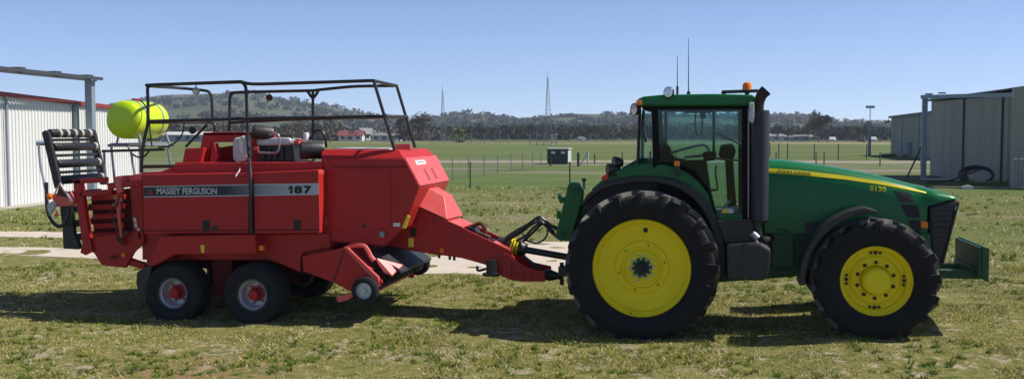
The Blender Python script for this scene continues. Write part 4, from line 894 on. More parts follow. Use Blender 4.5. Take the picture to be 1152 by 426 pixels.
# rear corner panes + rear window
ta, tb = P(736, 123, CN), P(719.5, 123, 13.45); ba, bb = P(737, 189, CN), P(717.5, 189, 13.45)
mb = MB(); mb.add([ta, tb, bb, ba]+[v+Vector((.008, .004, 0)) for v in (ta, tb, bb, ba)], [(0, 1, 2, 3), (7, 6, 5, 4), (0, 4, 5, 1), (1, 5, 6, 2), (2, 6, 7, 3), (3, 7, 4, 0)]); mb.build('rear_quarter_window', M['glass'], cab)
mb = MB(); mb.tube([tb, bb], .022, 8); mb.tube([bb, Vector((bb.x, CF-.25, bb.z))], .025, 8); mb.tube([Vector((tb.x, CF-.25, tb.z)), Vector((bb.x, CF-.25, bb.z))], .022, 8); mb.tube([ba, bb], .02, 6); mb.build('rear_frame', M['plastic'], cab, smooth=True)
mb = MB(); y0, y1 = 13.47, CF-.27; mb.add([(tb.x, y0, tb.z), (tb.x, y1, tb.z), (bb.x, y1, bb.z), (bb.x, y0, bb.z)], [(0, 1, 2, 3)]); mb.build('rear_window', M['glass'], cab)
# side wiper motor strip, red handle inside rear pane
mb = MB(); mb.tube([P(731.5, 170, 13.36), P(731.5, 188, 13.36)], .014, 8); mb.build('red_strip', M['redlens'], cab)
mb = MB(); mb.tube(bez([P(724, 124, 13.33), P(722, 145, 13.3), P(727, 160, 13.3)], 6), .015, 6); mb.build('wiper', M['black'], cab)
# interior
mb = MB(); mb.pp([(741, 161), (747, 159), (753, 166), (757, 178), (772, 180), (774, 188), (745, 190)], 13.68, 14.22); mb.pp([(741, 155), (746, 153), (748, 161), (743, 163)], 13.8, 14.1); mb.build('seat', M['interior'], tr_, bevel=.05)
mb = MB(); mb.tube(bez([P(754, 172, 13.7), P(780, 165, 13.7), P(793, 163.5, 13.7), P(798, 171, 13.7), P(796, 174, 13.7), P(770, 177, 13.7)], 6), .018, 6); mb.build('armrest', M['steelp'], tr_, smooth=True)
sc_ = P(822, 157, CY); mb = MB(); ax = Vector((.45, 0, 1)).normalized(); e1 = Vector((0, 1, 0)); e2 = ax.cross(e1)
mb.tube([sc_+(e1*math.cos(a)+e2*math.sin(a))*.21 for a in np.linspace(0, 2*math.pi, 25)[:-1]], .016, 8, closed=True); mb.tube([sc_-e2*.2, sc_+e2*.2], .014, 6); mb.tube([sc_-e1*.2, sc_+e1*.2], .014, 6); mb.build('steering_wheel', M['black'], tr_, smooth=True)
mb = MB(); mb.pp([(811, 163), (825, 161), (828, 170), (825, 180), (830, 250), (820, 250), (816, 180), (808, 176)], CY-.14, CY+.14); mb.build('steering_column', M['interior'], tr_, bevel=.03)
mb = MB(); mb.pp([(746, 181), (795, 180), (800, 215), (760, 220)], 13.38, 13.65); mb.pp([(790, 171), (806, 170), (806, 180), (792, 182)], 13.42, 13.65); mb.build('side_console', M['interior'], tr_, bevel=.03)
mb = MB(); mb.tube(bez([P(806, 186, 13.4), P(805, 195, 13.4), P(807, 212, 13.4), P(800, 214, 13.4)], 5), .012, 6); mb.tube([P(806, 178, 13.4), P(834, 181, 13.4)], .013, 6); mb.build('grab_handle', M['black'], tr_, smooth=True)
mb = MB()
for px_ in (749, 803): p0 = P(px_, 123, CF-.02); p1 = P(px_, 178, CF-.02); mb.tube([p0, p1], .022, 6)
mb.tube(bez([P(783, 123, 13.4), P(782, 145, 13.4), P(787, 153, 13.4), P(790, 145, 13.4), P(790, 130, 13.4)], 6), .009, 6); mb.tube([P(770, 125, 13.5), P(800, 125, 13.5)], .03, 6); mb.pp([(787, 126), (794, 126), (794, 133), (787, 133)], 13.38, 13.5); mb.split('cab_fitting', M['plastic'], tr_, smooth=True)
mb = MB(); mb.tube([P(812, 236, 13.4), P(822, 225, 13.4)], .016, 6); mb.pp([(806, 236), (830, 233), (832, 239), (808, 240)], 13.38, 13.7); mb.build('floor_pedals', M['steelp'], tr_)
mb = MB(); mb.pp([(812, 235), (819, 235), (819, 239.5), (812, 239.5)], CN-.009, CN-.006); mb.build('cab_sticker', M['yellowstick'], cab)
mb = MB(); mb.pp([(819.3, 235), (825, 235), (825, 239.5), (819.3, 239.5)], CN-.009, CN-.006); mb.build('cab_sticker', M['white'], cab)
# lamps, beacon, antennas, rails
def lamp(px, py, Y, rr, yaw, m_face, parent, name='work_lamp', dp=.09):
    c = P(px, py, Y); mb = MB(); mb.lathe((0, 0, 0), [(0, dp), (rr*.55, dp*.9), (rr*.95, dp*.35), (rr, 0), (rr*.92, -.012), (rr*.88, -.004)], 24); o = mb.build(name, M['black'], None, smooth=True); o.location = c; o.rotation_euler = (0, 0, yaw); par2(o, parent, yaw)
    mb = MB(); mb.lathe((0, 0, 0), [(0, -.006), (rr*.87, -.004), (rr*.87, .004)], 24); f_ = mb.build('lens', M[m_face], None, smooth=True); f_.parent = o
def par2(o, p, yaw):
    m = wm(p).inverted() @ Matrix.Translation(o.location) @ Matrix.Rotation(yaw, 4, 'Z'); o.parent = p; loc, rot, _ = m.decompose(); o.location = loc; o.rotation_euler = rot.to_euler()
lamp(752, 104, 13.15, .075, -.5, 'lampglass', tr_); lamp(713.5, 123, 13.25, .085, -.9, 'lampglass', tr_)
mb = MB(); mb.tube([P(752, 106, 13.2), P(752, 112, 13.2)], .02, 6); mb.tube([P(714, 121, 13.25), P(722, 119, 13.3)], .02, 6); mb.split('lamp_bracket', M['black'], tr_)
lamp(684, 190.5, 13.25, .08, -1.2, 'plastic', tr_, dp=.13); lamp(691, 183, 13.35, .085, -1.2, 'plastic', tr_, dp=.13)
mb = MB(); mb.tube([P(686, 192, 13.22), P(694, 198, 13.25)], .025, 6); mb.tube([P(693, 184, 13.42), P(700, 196, 13.42)], .025, 6); mb.split('lamp_bracket', M['black'], tr_)
mb = MB(); mb.pp([(715.5, 113), (722, 113), (722, 118.5), (715.5, 118)], CN-.08, CN+.1); mb.build('rear_marker', M['orange'], tr_, bevel=.008)
mb = MB(); mb.pp([(758, 181), (764.5, 181), (765, 187), (758.5, 187)], 13.12, 13.2); il = mb.build('indicator', M['orange'], tr_, bevel=.01)
mb = MB(); mb.pp([(757.5, 187), (765.5, 187), (765, 198), (760, 196)], 13.12, 13.22); mb.build('indicator_base', M['black'], il, bevel=.008)
mb = MB(); mb.pp([(676.5, 199), (683.5, 195), (684.5, 201), (677, 204)], 13.15, 13.22); mb.build('tail_lamp', M['redlens'], tr_, bevel=.006)
c = P(840.5, 98, 13.4); mb = MB(); mb.lathe(c, [(.05, -.055), (.062, -.05), (.060, .02), (.048, .05), (.02, .066), (0, .068)], 24, 'z'); be = mb.build('beacon', M['orange'], tr_, smooth=True)
mb = MB(); mb.lathe((c[0], c[1], c[2]), [(0, -.10), (.03, -.10), (.03, -.06), (.062, -.055), (.062, -.052)], 16, 'z'); mb.build('beacon_base', M['black'], be)
mb = MB(); mb.tube([P(812, 103.5, 13.35), P(853, 102.3, 13.35)], .022, 8); mb.tube(bez([P(812, 103.5, 13.35), P(816, 106.5, 13.35)], 3), .022, 6); mb.tube(bez([P(846, 102.5, 13.2), P(853, 103, 13.15), P(855, 110, 13.12), P(851, 118, 13.1)], 4), .016, 6); mb.build('roof_rail', M['black'], tr_, smooth=True)
mb = MB(); mb.tube([P(762, 108, 13.3), P(762, 62, 13.3)], [.008, .003], 6); mb.tube([P(762, 110, 13.3), P(762, 97, 13.3)], .016, 6); mb.build('antenna', M['black'], tr_)
mb = MB(); mb.tube([P(774.6, 106, 13.7), P(774.4, 43, 13.7)], [.008, .003], 6); mb.tube([P(774.6, 107, 13.7), P(774.6, 103, 13.7)], .025, 6); mb.build('antenna', M['black'], tr_)
mb = MB(); mb.pp([(843, 115), (848.5, 115), (848.5, 137), (846, 138.5), (843, 136)], 12.98, 13.10); mb.build('mirror', M['offwhite'], tr_, bevel=.01)
# exhaust
ea = P(852.6, 250, 13.1); et = P(853.2, 124, 13.1); rr = .108
mb = MB(); mb.lathe((ea.x+.02, 13.1, 0), [(0, ea.z), (rr*.8, ea.z), (rr, ea.z+.03), (rr, et.z-.03), (rr*.93, et.z), (0, et.z)], 32, 'z'); ex = mb.build('exhaust_stack', M['exhaust'], tr_, smooth=True)
mb = MB(); p1 = P(854, 125, 13.1); mb.tube(bez([p1, P(854.3, 115, 13.1), P(857, 107, 13.1), P(862, 101.5, 13.1)], 5), [.058+.0012*k for k in range(16)], 14); mb.build('exhaust_tip', M['tip'], ex, smooth=True)
mb = MB(); mb.tube([P(852, 249, 13.1), P(853, 266, 13.1)], .055, 12); mb.tube(bez([P(853, 264, 13.1), P(858, 270, 13.25), P(868, 268, 13.5)], 5), .05, 10); mb.build('exhaust_pipe', M['black'], ex, smooth=True)
# rear linkage
lk = [(638.5, 208), (643, 204.5), (651, 205.5), (656, 213), (655, 226), (648, 250), (642, 271), (627, 270), (625, 262), (631, 240), (635.5, 221)]
mb = MB(); mb.pp(lk, 13.55, 13.70); lkk = mb.build('lift_arm', M['green'], tr_, bevel=.015); mb = MB(); mb.pp(lk, 14.2, 14.32); mb.build('lift_arm', M['green'], tr_, bevel=.015); mb = MB(); mb.pp([(628, 216), (631, 221), (635, 222), (634, 228), (630, 229), (627, 222)], 13.58, 13.66); mb.pp([(626, 236), (630, 238), (631, 246), (626, 246)], 13.58, 13.66); mb.split('hook', M['green'], lkk, bevel=.01)
mb = MB(); mb.tube([P(647, 214, 13.5), P(647, 214, 14.35)], .05, 10); mb.tube([P(633, 264, 13.5), P(633, 264, 14.35)], .04, 10); mb.pp([(640, 225), (700, 232), (700, 275), (643, 270)], 13.75, 14.15); mb.split('linkage_pin', M['dkgreen'], lkk)
mb = MB(); mb.pp([(628, 300), (700, 300), (700, 312), (628, 310)], 13.85, 14.05); mb.tube([P(632, 295, 13.95), P(632, 320, 13.95)], .03, 8); mb.build('tow_bar', M['black'], tr_)

# ================================================================== BALER
bq_ = P(245, 360, CY)
bl_ = empty('baler', (bq_.x, CY, 0), 'large red square baler with safety rails on top, hitched behind the green tractor', 'baler')
BP = 12.87; BM = 13.14; BF = 2*CY-BM; BPF = 2*CY-BP
def bpart(name, polys, m, Y0=None, Y1=None, bev=.008, parent=None, smooth=False):
    mb = MB()
    for p in polys:
        if isinstance(p, tuple) and isinstance(p[1], (float, int)) : pass
        mb.pp(p, Y0, Y1)
    return mb.build(name, m, parent or bl_, bevel=bev, smooth=smooth)
# core body: front hopper section
front = [(361, 178), (455, 178.2), (472, 209.5), (454.5, 256.5), (450, 259), (432, 276), (372, 272), (361, 262)]
body = bpart('body', [front], M['red'], BM, BF, .01)
# bale chamber core
bpart('bale_chamber', [[(200, 186), (361, 186), (361, 262), (372, 273), (372, 300), (345, 306), (300, 292), (160, 292), (160, 200)]], M['red'], BM+.05, BF-.05)
# upper tier, inset
mb = MB(); lo = [(361.5, 178.2), (454.5, 178.2)]; mb.add([P(361, 178, BM+.01), P(454.5, 178, BM+.01), Vector((P(454.5, 178, BM).x, BF-.01, P(454, 178, BM).z)), Vector((P(361, 178, BM).x, BF-.01, P(454, 178, BM).z)),
        P(362, 168, BM+.10), P(449, 168.8, BM+.10), Vector((P(449, 168.8, BM+.1).x, BF-.1, P(449, 168.8, BM+.1).z)), Vector((P(362, 168, BM+.1).x, BF-.1, P(362, 168, BM+.1).z))],
       [(0, 1, 5, 4), (1, 2, 6, 5), (2, 3, 7, 6), (3, 0, 4, 7), (4, 5, 6, 7), (0, 3, 2, 1)]); mb.build('top_cover', M['red'], bl_, bevel=.008)
bpart('top_tread', [[(375, 166.6), (438, 167), (438, 168.3), (375, 168)]], M['offwhite'], BM+.35, BF-.5, 0)
bpart('top_flap', [[(440, 162.5), (461, 161.8), (462, 168.5), (441, 168.5)]], M['red_sunlit'], BM+.55, BM+.58, 0)
# front sheet, its sunlit look put into the colour
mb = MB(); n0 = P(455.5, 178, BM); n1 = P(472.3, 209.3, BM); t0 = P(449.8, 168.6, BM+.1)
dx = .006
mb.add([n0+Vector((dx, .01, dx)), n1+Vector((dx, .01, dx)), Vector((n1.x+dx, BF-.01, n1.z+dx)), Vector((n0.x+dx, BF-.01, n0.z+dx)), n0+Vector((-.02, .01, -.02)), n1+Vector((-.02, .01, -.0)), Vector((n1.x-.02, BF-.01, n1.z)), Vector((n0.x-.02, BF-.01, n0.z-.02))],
       [(0, 1, 2, 3), (7, 6, 5, 4), (0, 4, 5, 1), (1, 5, 6, 2), (2, 6, 7, 3), (3, 7, 4, 0)]); fp_ = mb.build('front_cover', M['red_sunlit'], bl_, bevel=.004)
def onf(u, v, e=.012):     # u across (0 near..1 far), v down the slope
    p = n0.lerp(n1, v); nn = Vector((n1.z-n0.z, 0, -(n1.x-n0.x))).normalized(); nn = -nn if nn.x < 0 else nn
    return Vector((p.x, BM+(BF-BM)*u, p.z))+nn*e
for u in (.38, .62):
    for k in range(7):
        v0 = .46+k*.06; mb = MB(); mb.add([onf(u-.045, v0), onf(u+.02, v0), onf(u+.02, v0+.03), onf(u-.045, v0+.03)], [(0, 1, 2, 3)]) if k == 0 else mb.add([onf(u-.045, v0), onf(u+.02, v0), onf(u+.02, v0+.03), onf(u-.045, v0+.03)], [(0, 1, 2, 3)])
        mb.build('louvre', M['rust'], fp_)
mb = MB(); mb.add([onf(.22, .12), onf(.52, .12), onf(.52, .28), onf(.22, .28)], [(0, 1, 2, 3)]); pl_ = mb.build('maker_plate', M['white'], fp_)
mb = MB(); mb.add([onf(.26, .17, .014), onf(.48, .17, .014), onf(.48, .22, .014), onf(.26, .22, .014)], [(0, 1, 2, 3)]); mb.build('plate_print', M['steelp'], fp_)
# access door outline on body
bpart('access_door', [[(376, 191), (439, 191), (439, 257), (376, 257)]], M['red'], BM-.012, BM+.01, .003)
bpart('door_latch', [[(408, 252.5), (411, 252.5), (411, 255.5), (408, 255.5)]], M['picket'], BM-.03, BM-.012, 0)
bpart('hinge', [[(363.5, 240), (365, 240), (368, 252), (366, 254)]], M['red_sunlit'], BM-.04, BM-.01, 0)
bpart('sticker', [[(442.5, 250.5), (450, 250.5), (450, 254.5), (442.5, 254.5)]], M['white'], BM-.006, BM-.001, 0)
bpart('lamp_box', [[(427, 260.5), (432, 260.5), (432, 266.5), (427, 266.5)]], M['steelp'], BM-.06, BM-.0, .005)
mb = MB(); mb.pp([(452, 256), (458, 242), (461, 243.5), (456, 257)], BM-.03, BM+.0); mb.build('corner_trim', M['yellowstick'], bl_)
bpart('upper_beam', [[(197, 184), (361, 182), (361, 194), (197, 196)]], M['red'], BM-.05, BM+.3)
bpart('upper_deck', [[(160, 194), (361, 190), (361, 196), (160, 199)]], M['red'], BM-.1, BF, .004)
# side panels
dA = bpart('side_door', [[(160, 196), (279.5, 194.3), (280, 262.7), (161.5, 262.7)]], M['red'], BP, BM+.05, .012)
dB = bpart('side_door', [[(285, 194.2), (358, 191), (359.5, 262), (286, 262.7)]], M['red'], BP, BM+.05, .012)
# flared front edge of the side door, in the red with sunlight painted in
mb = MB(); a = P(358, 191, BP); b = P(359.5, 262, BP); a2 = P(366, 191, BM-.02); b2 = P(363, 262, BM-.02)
mb.add([a+Vector((.003, 0, 0)), b+Vector((.003, 0, 0)), b2, a2, a+Vector((-.02, .02, 0)), b+Vector((-.02, .02, 0)), b2+Vector((-.06, .0, 0)), a2+Vector((-.06, 0, 0))], [(0, 1, 2, 3), (7, 6, 5, 4), (0, 4, 5, 1), (1, 5, 6, 2), (2, 6, 7, 3), (3, 7, 4, 0)]); mb.build('door_edge', M['red_sunlit'], dB)
w2 = [(P(a, b, BP).x, P(a, b, BP).z) for a, b in [(160, 196), (358, 191), (359.5, 262), (161.5, 262.7)]]; mb = MB(); mb.prism(w2, BF-.05, BPF); mb.build('far_side_door', M['red'], bl_, bevel=.012)
# decal
e = .004
bpart('decal', [[(161.5, 209.5), (279.6, 207.2), (279.8, 220.3), (161.8, 221.8)]], M['stripe'], BP-e, BP-.001, 0, dA)
bpart('decal', [[(285.3, 207), (358.3, 206), (358.6, 219), (285.5, 220.2)]], M['stripe'], BP-e, BP-.001, 0, dB)
for (pl, pr_) in ((dA, [(161.5, 209.5), (279.6, 207.2), (279.8, 220.3), (161.8, 221.8)]), (dB, [(285.3, 207), (358.3, 206), (358.6, 219), (285.5, 220.2)])):
    (x0, y0), (x1, y1), (x2, y2), (x3, y3) = pr_
    bpart('decal_border', [[(x0, y0), (x1, y1), (x1, y1+1), (x0, y0+1)], [(x3, y3-1), (x2, y2-1), (x2, y2), (x3, y3)]], M['decalsilver'], BP-.007, BP-.005, 0, pl)
text('MASSEY FERGUSON', 'lettering', 176.5, 244, 211.8, 218.5, BP-.006, M['decalsilver'], dA, .025, slope=.010)
bpart('digit', [[(324, 211.3), (326.3, 209), (329, 209), (329, 217.6), (326.3, 217.6), (326.3, 211.8), (324, 213)]], M['picket'], BP-.010, BP-.0075, 0, dB)
for ch_, xa, xb in (('8', 331, 340), ('7', 341.8, 350.5)): text(ch_, 'digit', xa, xb, 209, 217.6, BP-.006, M['picket'], dB, .05 if ch_ != '1' else .0)
mb = MB()
for (cx, cy) in ((168.8, 214), (167, 217), (170.7, 217)): mb.pp([(cx-1.4, cy+1.2), (cx, cy-1.3), (cx+1.4, cy+1.2)], BP-.009, BP-.006)
mb.build('emblem', M['redlens'], dA)
for pl, xs_ in ((dA, (227.8, 236.5)), ):
    bpart('vent_hole', [[(228, 248), (236, 248), (236, 260.5), (228, 260.5)]], M['picket'], BP-.003, BP+.0, 0, dA)
    bpart('notice', [[(238, 253.5), (245, 253.5), (245, 260), (238, 260)]], M['plastic'], BP-.003, BP+.0, 0, dA)
bpart('vent_hole', [[(330.5, 247.5), (338.5, 247.5), (338.5, 259.5), (330.5, 259.5)]], M['picket'], BP-.003, BP+.0, 0, dB)
mb = MB()
for px_ in (164, 186, 208, 230, 252, 274):
    q = P(px_, 198.5, BP-.001); mb.lathe((q.x, BP-.010, q.z), [(0, 0), (.010, 0), (.010, .010)], 8)
mb.split('bolt', M['dkframe'], dA); mb = MB()
for px_ in (289, 308, 330, 352):
    q = P(px_, 197, BP-.001); mb.lathe((q.x, BP-.010, q.z), [(0, 0), (.010, 0), (.010, .010)], 8)
mb.split('bolt', M['dkframe'], dB)
bpart('seam_rail', [[(160, 258.6), (280, 258.2), (280, 259.4), (160, 259.8)]], M['dkframe'], BP-.004, BP-.001, 0, dA)
bpart('seam_rail', [[(286, 258.2), (359, 257.6), (359, 258.8), (286, 259.4)]], M['dkframe'], BP-.004, BP-.001, 0, dB)
bpart('ledge', [[(372, 186.8), (459, 186.8), (459.5, 187.8), (372, 187.8)]], M['dkframe'], BM-.006, BM-.001, 0)
# running gear cover and mudguards
fnd = [(181, 265.5), (286.5, 263.5), (288, 284.5), (250, 286), (196, 286), (186, 292), (172, 299), (164, 298)]
bpart('mudguard', [fnd], M['red'], BP-.06, BM+.3, .015)
w2 = [(P(a, b, BP-.06).x, P(a, b, BP-.06).z) for a, b in fnd]; mb = MB(); mb.prism(w2, BF-.3, BPF+.06); mb.build('mudguard', M['red'], bl_, bevel=.015)
bpart('mud_flap', [[(171, 299), (165, 299), (154, 306), (153, 318), (160, 343), (164, 341), (166, 320)]], M['plastic'], BP-.02, BM+.25, .005)
bpart('reflector', [[(225.5, 275.5), (230, 275.5), (229.5, 284), (226.5, 284)]], M['yellowstick'], BP-.066, BP-.061, 0)
bpart('side_marker', [[(291, 276), (296, 276), (296, 281.5), (291, 281.5)]], M['orange'], BP-.03, BP+.03, .004)
bpart('lower_panel', [[(288, 263.5), (370, 262.5), (372, 278), (341, 284), (338, 290), (338, 306), (320, 298.5), (296, 286), (289, 284)]], M['red'], BM-.05, BM+.2, .01)
bpart('under_frame', [[(165, 286), (372, 284), (375, 312), (300, 306), (200, 300), (165, 303)]], M['dkframe'], BM+.55, BF-.45)
mb = MB(); 
for px_ in (193.4, 283): q = P(px_, 330, 12.86); mb.lathe((q.x, CY, q.z), [(.06, -.95), (.06, .95)], 12); 
q0, q1 = P(193, 330, 12.86), P(283, 332, 12.86); mb.box((q0.x-.1, CY-.75, q0.z-.06), (q1.x+.1, CY-.63, q0.z+.1)); mb.box((q0.x-.1, CY+.63, q0.z-.06), (q1.x+.1, CY+.75, q0.z+.1))
for sy in (-.69, .69): mb.box(((q0.x+q1.x)/2-.15, CY+sy-.07, q0.z), ((q0.x+q1.x)/2+.15, CY+sy+.07, q0.z+.45))
mb.build('bogie', M['dkframe'], bl_)
def trailer_wheel(px, py, s, parent):
    q = P(px, py, 12.86); sg = 1 if s < 0 else -1; yf = 12.86 if s < 0 else 2*CY-12.86; c = (q.x, yf, q.z+(.06 if s > 0 else 0)); mb = MB()
    mb.lathe(c, [(0, sg*.02), (.05, sg*.02), (.07, sg*.03), (.075, sg*.15), (.11, sg*.16), (.11, sg*.2)], 24); wh = mb.build('wheel', M['red'], parent, smooth=True)
    mb = MB(); pr = [(.225, 0), (.228, .015), (.215, .025), (.205, .01), (.195, .045), (.188, .05), (.184, .15), (.172, .19), (.10, .19)]
    mb.lathe(c, [(r, sg*d) for r, d in pr], 48, caps=False); mb.lathe(c, [(.225, 0), (.235, sg*.02), (.225, sg*.3)], 48, caps=False); mb.build('rim', M['silver'], wh, smooth=True)
    mb = MB(); bolts(mb, c, .135, 6, .014, sg*.16, sg*.195, .2); mb.split('bolt', M['red'], wh)
    smooth_tyre((c[0], yf+sg*.19, c[2]), .44, .46, .222, M['tyre2'], wh, 5)
for s in (-1, 1): trailer_wheel(193.4, 330, s, bl_); trailer_wheel(283, 332, s, bl_)
# pickup unit
pk = bpart('pickup_shield', [[(339.5, 288.5), (387.5, 278.5), (421, 314), (418, 336), (408, 334), (393, 327), (374, 317), (342, 305)]], M['red'], BP+.06, BP+.10, .006)
mb = MB(); A = [P(387, 278, BP+.05), P(390.5, 278.5, BP+.05), P(425, 313, BP+.05), P(421.5, 315, BP+.05)]; mb.pp([(386.5, 278), (390.5, 278), (425.5, 312), (427, 322), (423, 324), (421, 315)], BP+.035, BP+.16); mb.build('shield_edge', M['red_sunlit'], pk)
bpart('shield_rib', [[(387, 280), (388, 280), (375.5, 316), (374.5, 316)]], M['picket'], BP+.052, BP+.059, 0, pk)
w2 = [(P(a, b, BP+.06).x, P(a, b, BP+.06).z) for a, b in [(339.5, 288.5), (387.5, 278.5), (421, 314), (418, 336), (408, 334), (393, 327), (374, 317), (342, 305)]]; mb = MB(); mb.prism(w2, BPF-.10, BPF-.06); mb.build('pickup_shield', M['red'], bl_)
bpart('pickup_shade_pan', [[(340, 296), (372, 298), (418, 312), (416, 322), (395, 322), (372, 314), (340, 306)]], M['dkframe'], BP+.2, BPF-.2, 0)  # dark pan, added with the far shield to shade the pickup
bpart('pickup_wall', [[(390, 280), (402, 276), (412, 288), (428, 312), (430, 324), (420, 330)]], M['red'], BP+.35, BF, .006)
mb = MB(); mb.tube(bez([P(388, 280, 13.0), P(397, 276, 13.0), P(410, 276.5, 13.0), (P(417, 288, 13.0)), P(421, 293, 13.0)], 5), .035, 8); mb.build('pickup_arm', M['red_sunlit'], bl_, smooth=True)
mb = MB(); z1 = P(425, 291, 13.0); mb.add([P(424, 290, 12.98), P(453, 297.5, 13.25), P(441, 309, 13.0), P(432, 305, 12.98), P(424, 291.5, 12.97)+Vector((0, 0, -.03)), P(453, 299, 13.25), P(441, 310.5, 13.0), P(432, 306.5, 12.98)], [(0, 1, 2, 3), (7, 6, 5, 4), (0, 4, 5, 1), (1, 5, 6, 2), (2, 6, 7, 3), (3, 7, 4, 0)]); mb.build('arm_plate', M['red_sunlit'], bl_)
# windguard sheet (shiny dark), across the machine
mb = MB(); n_a = P(446, 303, 13.1); n_b = P(432, 279, 13.1)
vs = [P(451, 305, 13.1), Vector((P(451, 305, 13.1).x+.02, 14.6, P(451, 305, 13.1).z)), Vector((P(420, 284, 13.1).x, 14.6, P(420, 282, 13.1).z)), P(420, 282, 13.1)]
mb.add(vs+[v-Vector((0, 0, .03)) for v in vs], [(0, 1, 2, 3), (7, 6, 5, 4), (0, 4, 5, 1), (1, 5, 6, 2), (2, 6, 7, 3), (3, 7, 4, 0)]); mb.build('windguard', M['exhaust'], bl_)
mb = MB(); q = P(425, 312, 13.0); mb.lathe((q.x, 13.0, q.z), [(0, 0), (.12, 0), (.14, .02), (.14, 1.75), (0, 1.77)], 24)
for k in range(16):
    yv = 13.08+k*.108
    for a in (0, 1.57, 3.14, 4.71): mb.tube([(q.x+.12*math.cos(a+k*.4), yv, q.z+.12*math.sin(a+k*.4)), (q.x+.17*math.cos(a+k*.4), yv, q.z+.17*math.sin(a+k*.4))], .007, 4)
mb.build('pickup_reel', M['interior'], bl_, smooth=True)
def gauge(px, py, Y0, far=False):
    q = P(px, py, Y0); c = (q.x, Y0, q.z); mb = MB(); mb.lathe(c, [(0, -.01), (.03, -.01), (.04, .03), (.09, .035), (.105, .0), (.112, .0), (.112, .10)], 32); wh = mb.build('gauge_wheel', M['silver'], bl_, smooth=True)
    smooth_tyre((c[0], Y0+.07, c[2]), .185, .16, .11, M['tyre2'], wh, 2, 40)
gauge(409.3, 326.8, 12.80); gauge(469, 296.5, 14.85)
bpart('gauge_foot', [[(378, 334.5), (396, 328.5), (397, 333), (392, 337), (380, 340)]], M['red_sunlit'], BP+.0, BP+.05, .006)
mb = MB(); mb.tube([P(402, 322, 12.95), P(430, 316, 12.95)], .03, 8); mb.build('gauge_axle', M['red'], bl_)
# tongue / drawbar
tg = [(466.5, 231.5), (480, 236), (505, 249.5), (512, 252), (573.5, 281), (577, 287.5), (583, 295), (592, 301), (612.5, 305.5), (613.5, 316.5), (588, 316.5), (575, 314.5), (564.5, 310.5), (546, 297.5), (519, 290), (480, 284.5), (438, 276.5), (450, 258.5)]
T0, T1 = 13.62, 14.22
mb = MB(); mb.pp(tg, T0, T0+.03); tgo = mb.build('drawbar', M['red'], bl_, bevel=.006)
mb = MB(); w2 = [(P(a, b, T0).x, P(a, b, T0).z) for a, b in tg]; mb.prism(w2, T1, T1+.03); mb.build('drawbar_plate', M['red'], tgo, bevel=.006)
mb = MB(); a = P(467, 232, T0); b = P(519, 255.5, T0); 
def topplate(mb, pa, pb, y0, y1, th=.02):
    mb.add([Vector((pa.x, y0, pa.z)), Vector((pb.x, y0, pb.z)), Vector((pb.x, y1, pb.z)), Vector((pa.x, y1, pa.z)), Vector((pa.x, y0, pa.z-th)), Vector((pb.x, y0, pb.z-th)), Vector((pb.x, y1, pb.z-th)), Vector((pa.x, y1, pa.z-th))], [(0, 1, 2, 3), (7, 6, 5, 4), (0, 4, 5, 1), (1, 5, 6, 2), (2, 6, 7, 3), (3, 7, 4, 0)])
topplate(mb, P(467, 231, T0), P(505, 248.5, T0), T0+.002, T1+.028); topplate(mb, P(505, 248.7, T0), P(520, 255, T0), T0+.002, T1+.028)
topplate(mb, P(555, 272, T0), P(573, 280.5, T0), T0+.002, T1+.028); mb.split('drawbar_top', M['red_sunlit'], tgo)
mb = MB(); topplate(mb, P(438, 276, T0), P(520, 289.5, T0), T0+.03, T1, -.02); topplate(mb, P(519, 289.5, T0), P(546, 297, T0), T0+.03, T1, -.02); topplate(mb, P(546, 297, T0), P(565, 310, T0), T0+.03, T1, -.02); topplate(mb, P(565, 310, T0), P(588, 316, T0), T0+.03, T1, -.02); mb.build('drawbar_floor', M['red'], tgo)
# wide shoulder between body and tongue
bpart('shoulder', [[(455, 256.5), (466, 232), (473, 216), (470, 206), (440, 215), (430, 276), (438, 276.5)]], M['red'], BM+.35, BF-.35, .01)
# cover box over the flywheel, sunlight put into its red
mb = MB(); v0 = P(469, 231.3, T0-.08); v1 = P(503.5, 247, T0-.08); v2 = P(503, 217, T0+.22); v3 = P(486, 209, T0+.22)
v2 = P(500, 221, T0+.10); v3 = P(483, 211.5, T0+.10)
f0 = Vector((v0.x, T1+.1, v0.z)); f1 = Vector((v1.x+.04, T1+.1, v1.z)); f2 = Vector((v2.x, T1-.08, v2.z)); f3 = Vector((v3.x, T1-.08, v3.z))
mb.add([v0, v1, v2, v3, f0, f1, f2, f3], [(0, 1, 2, 3), (3, 2, 6, 7), (1, 5, 6, 2), (0, 3, 7, 4), (5, 4, 7, 6), (0, 4, 5, 1)]); mb.build('flywheel_cover', M['red_sunlit'], bl_, bevel=.01)
mb = MB(); c0 = P(530, 268, 13.9); mb.lathe((c0.x, 13.9, c0.z+.05), [(0, -.12), (.12, -.12), (.12, .12), (0, .12)], 20); mb.tube([P(512, 262, 13.9), P(575, 278, 13.9)], .06, 10); mb.build('gearbox', M['black'], tgo)
mb = MB()
for (a, b) in ((569, 292), (569, 297), (569, 302), (579, 307), (590, 311), (598, 311), (605, 308), (575, 284), (488, 248), (507, 252)): q = P(a, b, T0-.003); mb.lathe((q.x, T0-.012, q.z), [(0, 0), (.016, 0), (.016, .012)], 8)
mb.split('bolt', M['rust'], tgo)
mb = MB(); mb.pp([(566, 284), (577, 289), (574, 314), (564, 310)], T0-.02, T0-.001); mb.build('doubler_plate', M['red'], tgo, bevel=.003)
bpart('sticker', [[(459, 267.5), (466, 267.5), (466, 278), (459, 278)]], M['yellowstick'], T0-.20, T0-.198, 0) if False else None
mb = MB(); mb.pp([(459.5, 267.5), (465.5, 267.5), (465.5, 277.5), (459.5, 277.5)], T0-.005, T0-.001); mb.build('warning_sticker', M['yellowstick'], tgo)
